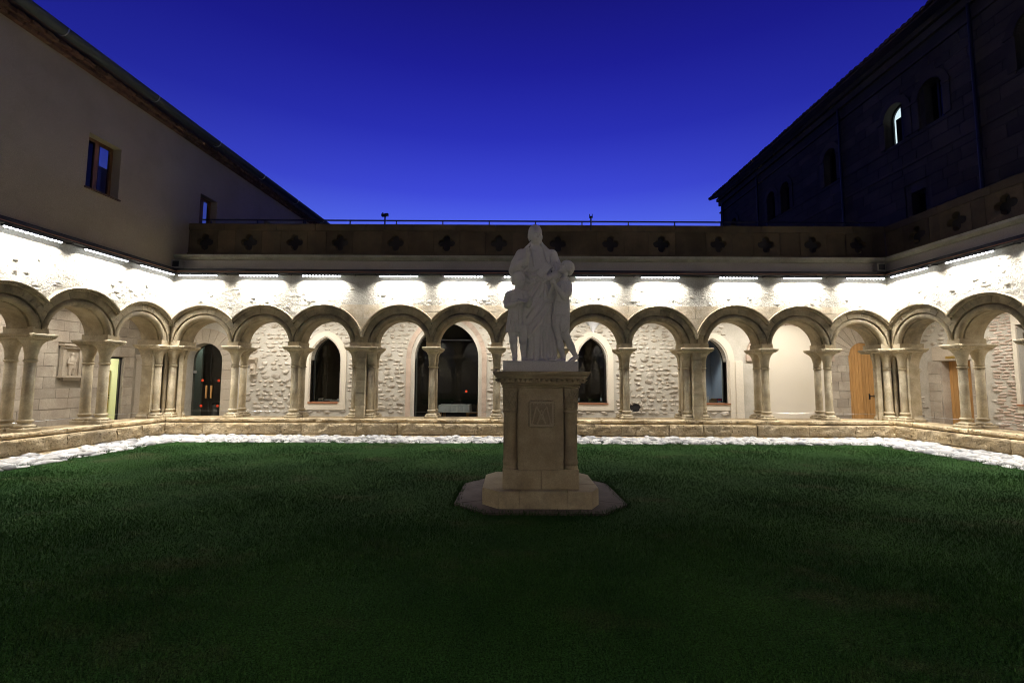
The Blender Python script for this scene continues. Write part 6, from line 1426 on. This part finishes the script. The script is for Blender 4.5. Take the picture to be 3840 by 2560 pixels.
    S.loft([(sz(990), sx(597), 6.33 + o, .122, .088), (sz(900), sx(603), 6.33 + o, .112, .082), (sz(800), sx(610), 6.335 + o, .098, .078), (sz(720), sx(625), 6.34 + o, .100, .078), (sz(670), sx(632), 6.34 + o, .088, .070), (sz(640), sx(635), 6.34 + o, .055, .05)],
           lambda th, t, z: .004 * (1 - t) * np.cos(8 * th + .7), .014)
    S.path([Q(507, 985, -.02), Q(560, 992, -.085), Q(640, 990, -.085), Q(688, 985, -.02)], .008, .006)
    S.path([Q(525, 985, -.075), Q(530, 900, -.075), Q(545, 840, -.08)], .008, .008); S.path([Q(547, 990, -.098), Q(548, 880, -.09)], .004, .006, 's')
    S.ell(Q(668, 700, .0), (.062, .068, .070), .02); S.ell(Q(588, 700, .03), (.05, .06, .05), .02)
    S.path([Q(672, 700, -.03), Q(668, 770, -.06), Q(628, 820, -.09)], [.056, .052, .044], .015); S.path([Q(628, 820, -.09), Q(580, 775, -.13), Q(532, 722, -.15)], [.043, .036, .027], .015)
    S.path([Q(590, 700, .03), Q(530, 770, .0), Q(498, 825, -.03)], [.050, .044, .040], .015); S.path([Q(498, 825, -.03), Q(492, 780, -.08), Q(510, 730, -.13)], [.038, .032, .025], .015)
    for pts in ([Q(700, 700, -.05), Q(690, 760, -.08), Q(640, 830, -.115)], [Q(640, 700, -.075), Q(640, 760, -.105)], [Q(600, 700, -.07), Q(590, 740, -.09)], [Q(650, 860, -.075), Q(600, 860, -.085)], [Q(560, 860, -.08), Q(640, 880, -.08)]):
        S.path(pts, .009, .012)
    S.ell(Q(520, 702, -.165), (.026, .022, .042), .01, rot=(0, R(-15), 0)); S.ell(Q(508, 700, -.14), (.024, .022, .042), .01, rot=(0, R(-15), 0))
    for i in range(4):
        c = 668 + i * 11
        S.path([Q(532, c + 8, -.178), Q(512, c - 4, -.188), Q(494, c + 2, -.175)], [f_ * 1.05, f_, f_ * .85], .004)
        S.path([Q(500, c + 12, -.13), Q(488, c + 2, -.14), Q(492, c, -.158)], [f_, f_, f_ * .85], .004)
    S.path([Q(528, 690, -.18), Q(520, 664, -.18)], f_ * 1.1, .004)
    # breeches, legs, feet (both toes to the left)
    S.path([Q(560, 1000, .0), Q(556, 1100, -.01), Q(572, 1195, -.015)], [.076, .066, .048], .014)
    S.path([Q(632, 1000, .0), Q(628, 1100, -.03), Q(640, 1190, -.05)], [.080, .076, .054], .014)
    S.path([Q(572, 1205, -.015), Q(574, 1208, -.015)], .052, .004); S.path([Q(642, 1204, -.05), Q(650, 1212, -.05)], .058, .004)
    for pts in ([Q(600, 1010, -.085), Q(590, 1100, -.09), Q(600, 1180, -.085)], [Q(650, 1100, -.10), Q(610, 1160, -.105)], [Q(545, 1010, -.07), Q(540, 1100, -.07)], [Q(680, 1020, -.06), Q(670, 1120, -.08)], [Q(660, 1140, -.10), Q(625, 1190, -.10)]):
        S.path(pts, .009, .012)
    S.path([Q(578, 1215, -.01), Q(590, 1300, .0), Q(622, 1400, .01), Q(625, 1425, .01)], [.045, .047, .033, .030], .012); S.ell(Q(600, 1290, .02), (.038, .035, .07), .02)
    S.path([Q(622, 1428, .0), Q(585, 1432, -.04), Q(548, 1438, -.06)], [.030, .027, .018], .012)
    S.path([Q(655, 1215, -.045), Q(690, 1290, -.02), Q(735, 1375, .0), Q(752, 1400, .0)], [.050, .049, .032, .030], .012); S.ell(Q(705, 1290, -.005), (.036, .036, .07), .02, rot=(0, R(-30), 0))
    S.path([Q(755, 1405, .0), Q(722, 1420, -.03), Q(680, 1438, -.05)], [.030, .030, .018], .012)
    place('boy_figure', S)
    # ---- plain block they stand on
    B = MB(); n = 14; vs = []
    B.cbox(-.116, .870, 5.95, 6.70, 1.727, 1.866, .008)
    b = B.build('base_slab', M['statue']); b.parent = root; b.matrix_parent_inverse = Matrix.Translation(-Vector((.377, 6.33, 1.725)))
    bv = b.modifiers.new('bevel', 'BEVEL'); bv.width = .008; bv.segments = 2
    return root
build_statue()
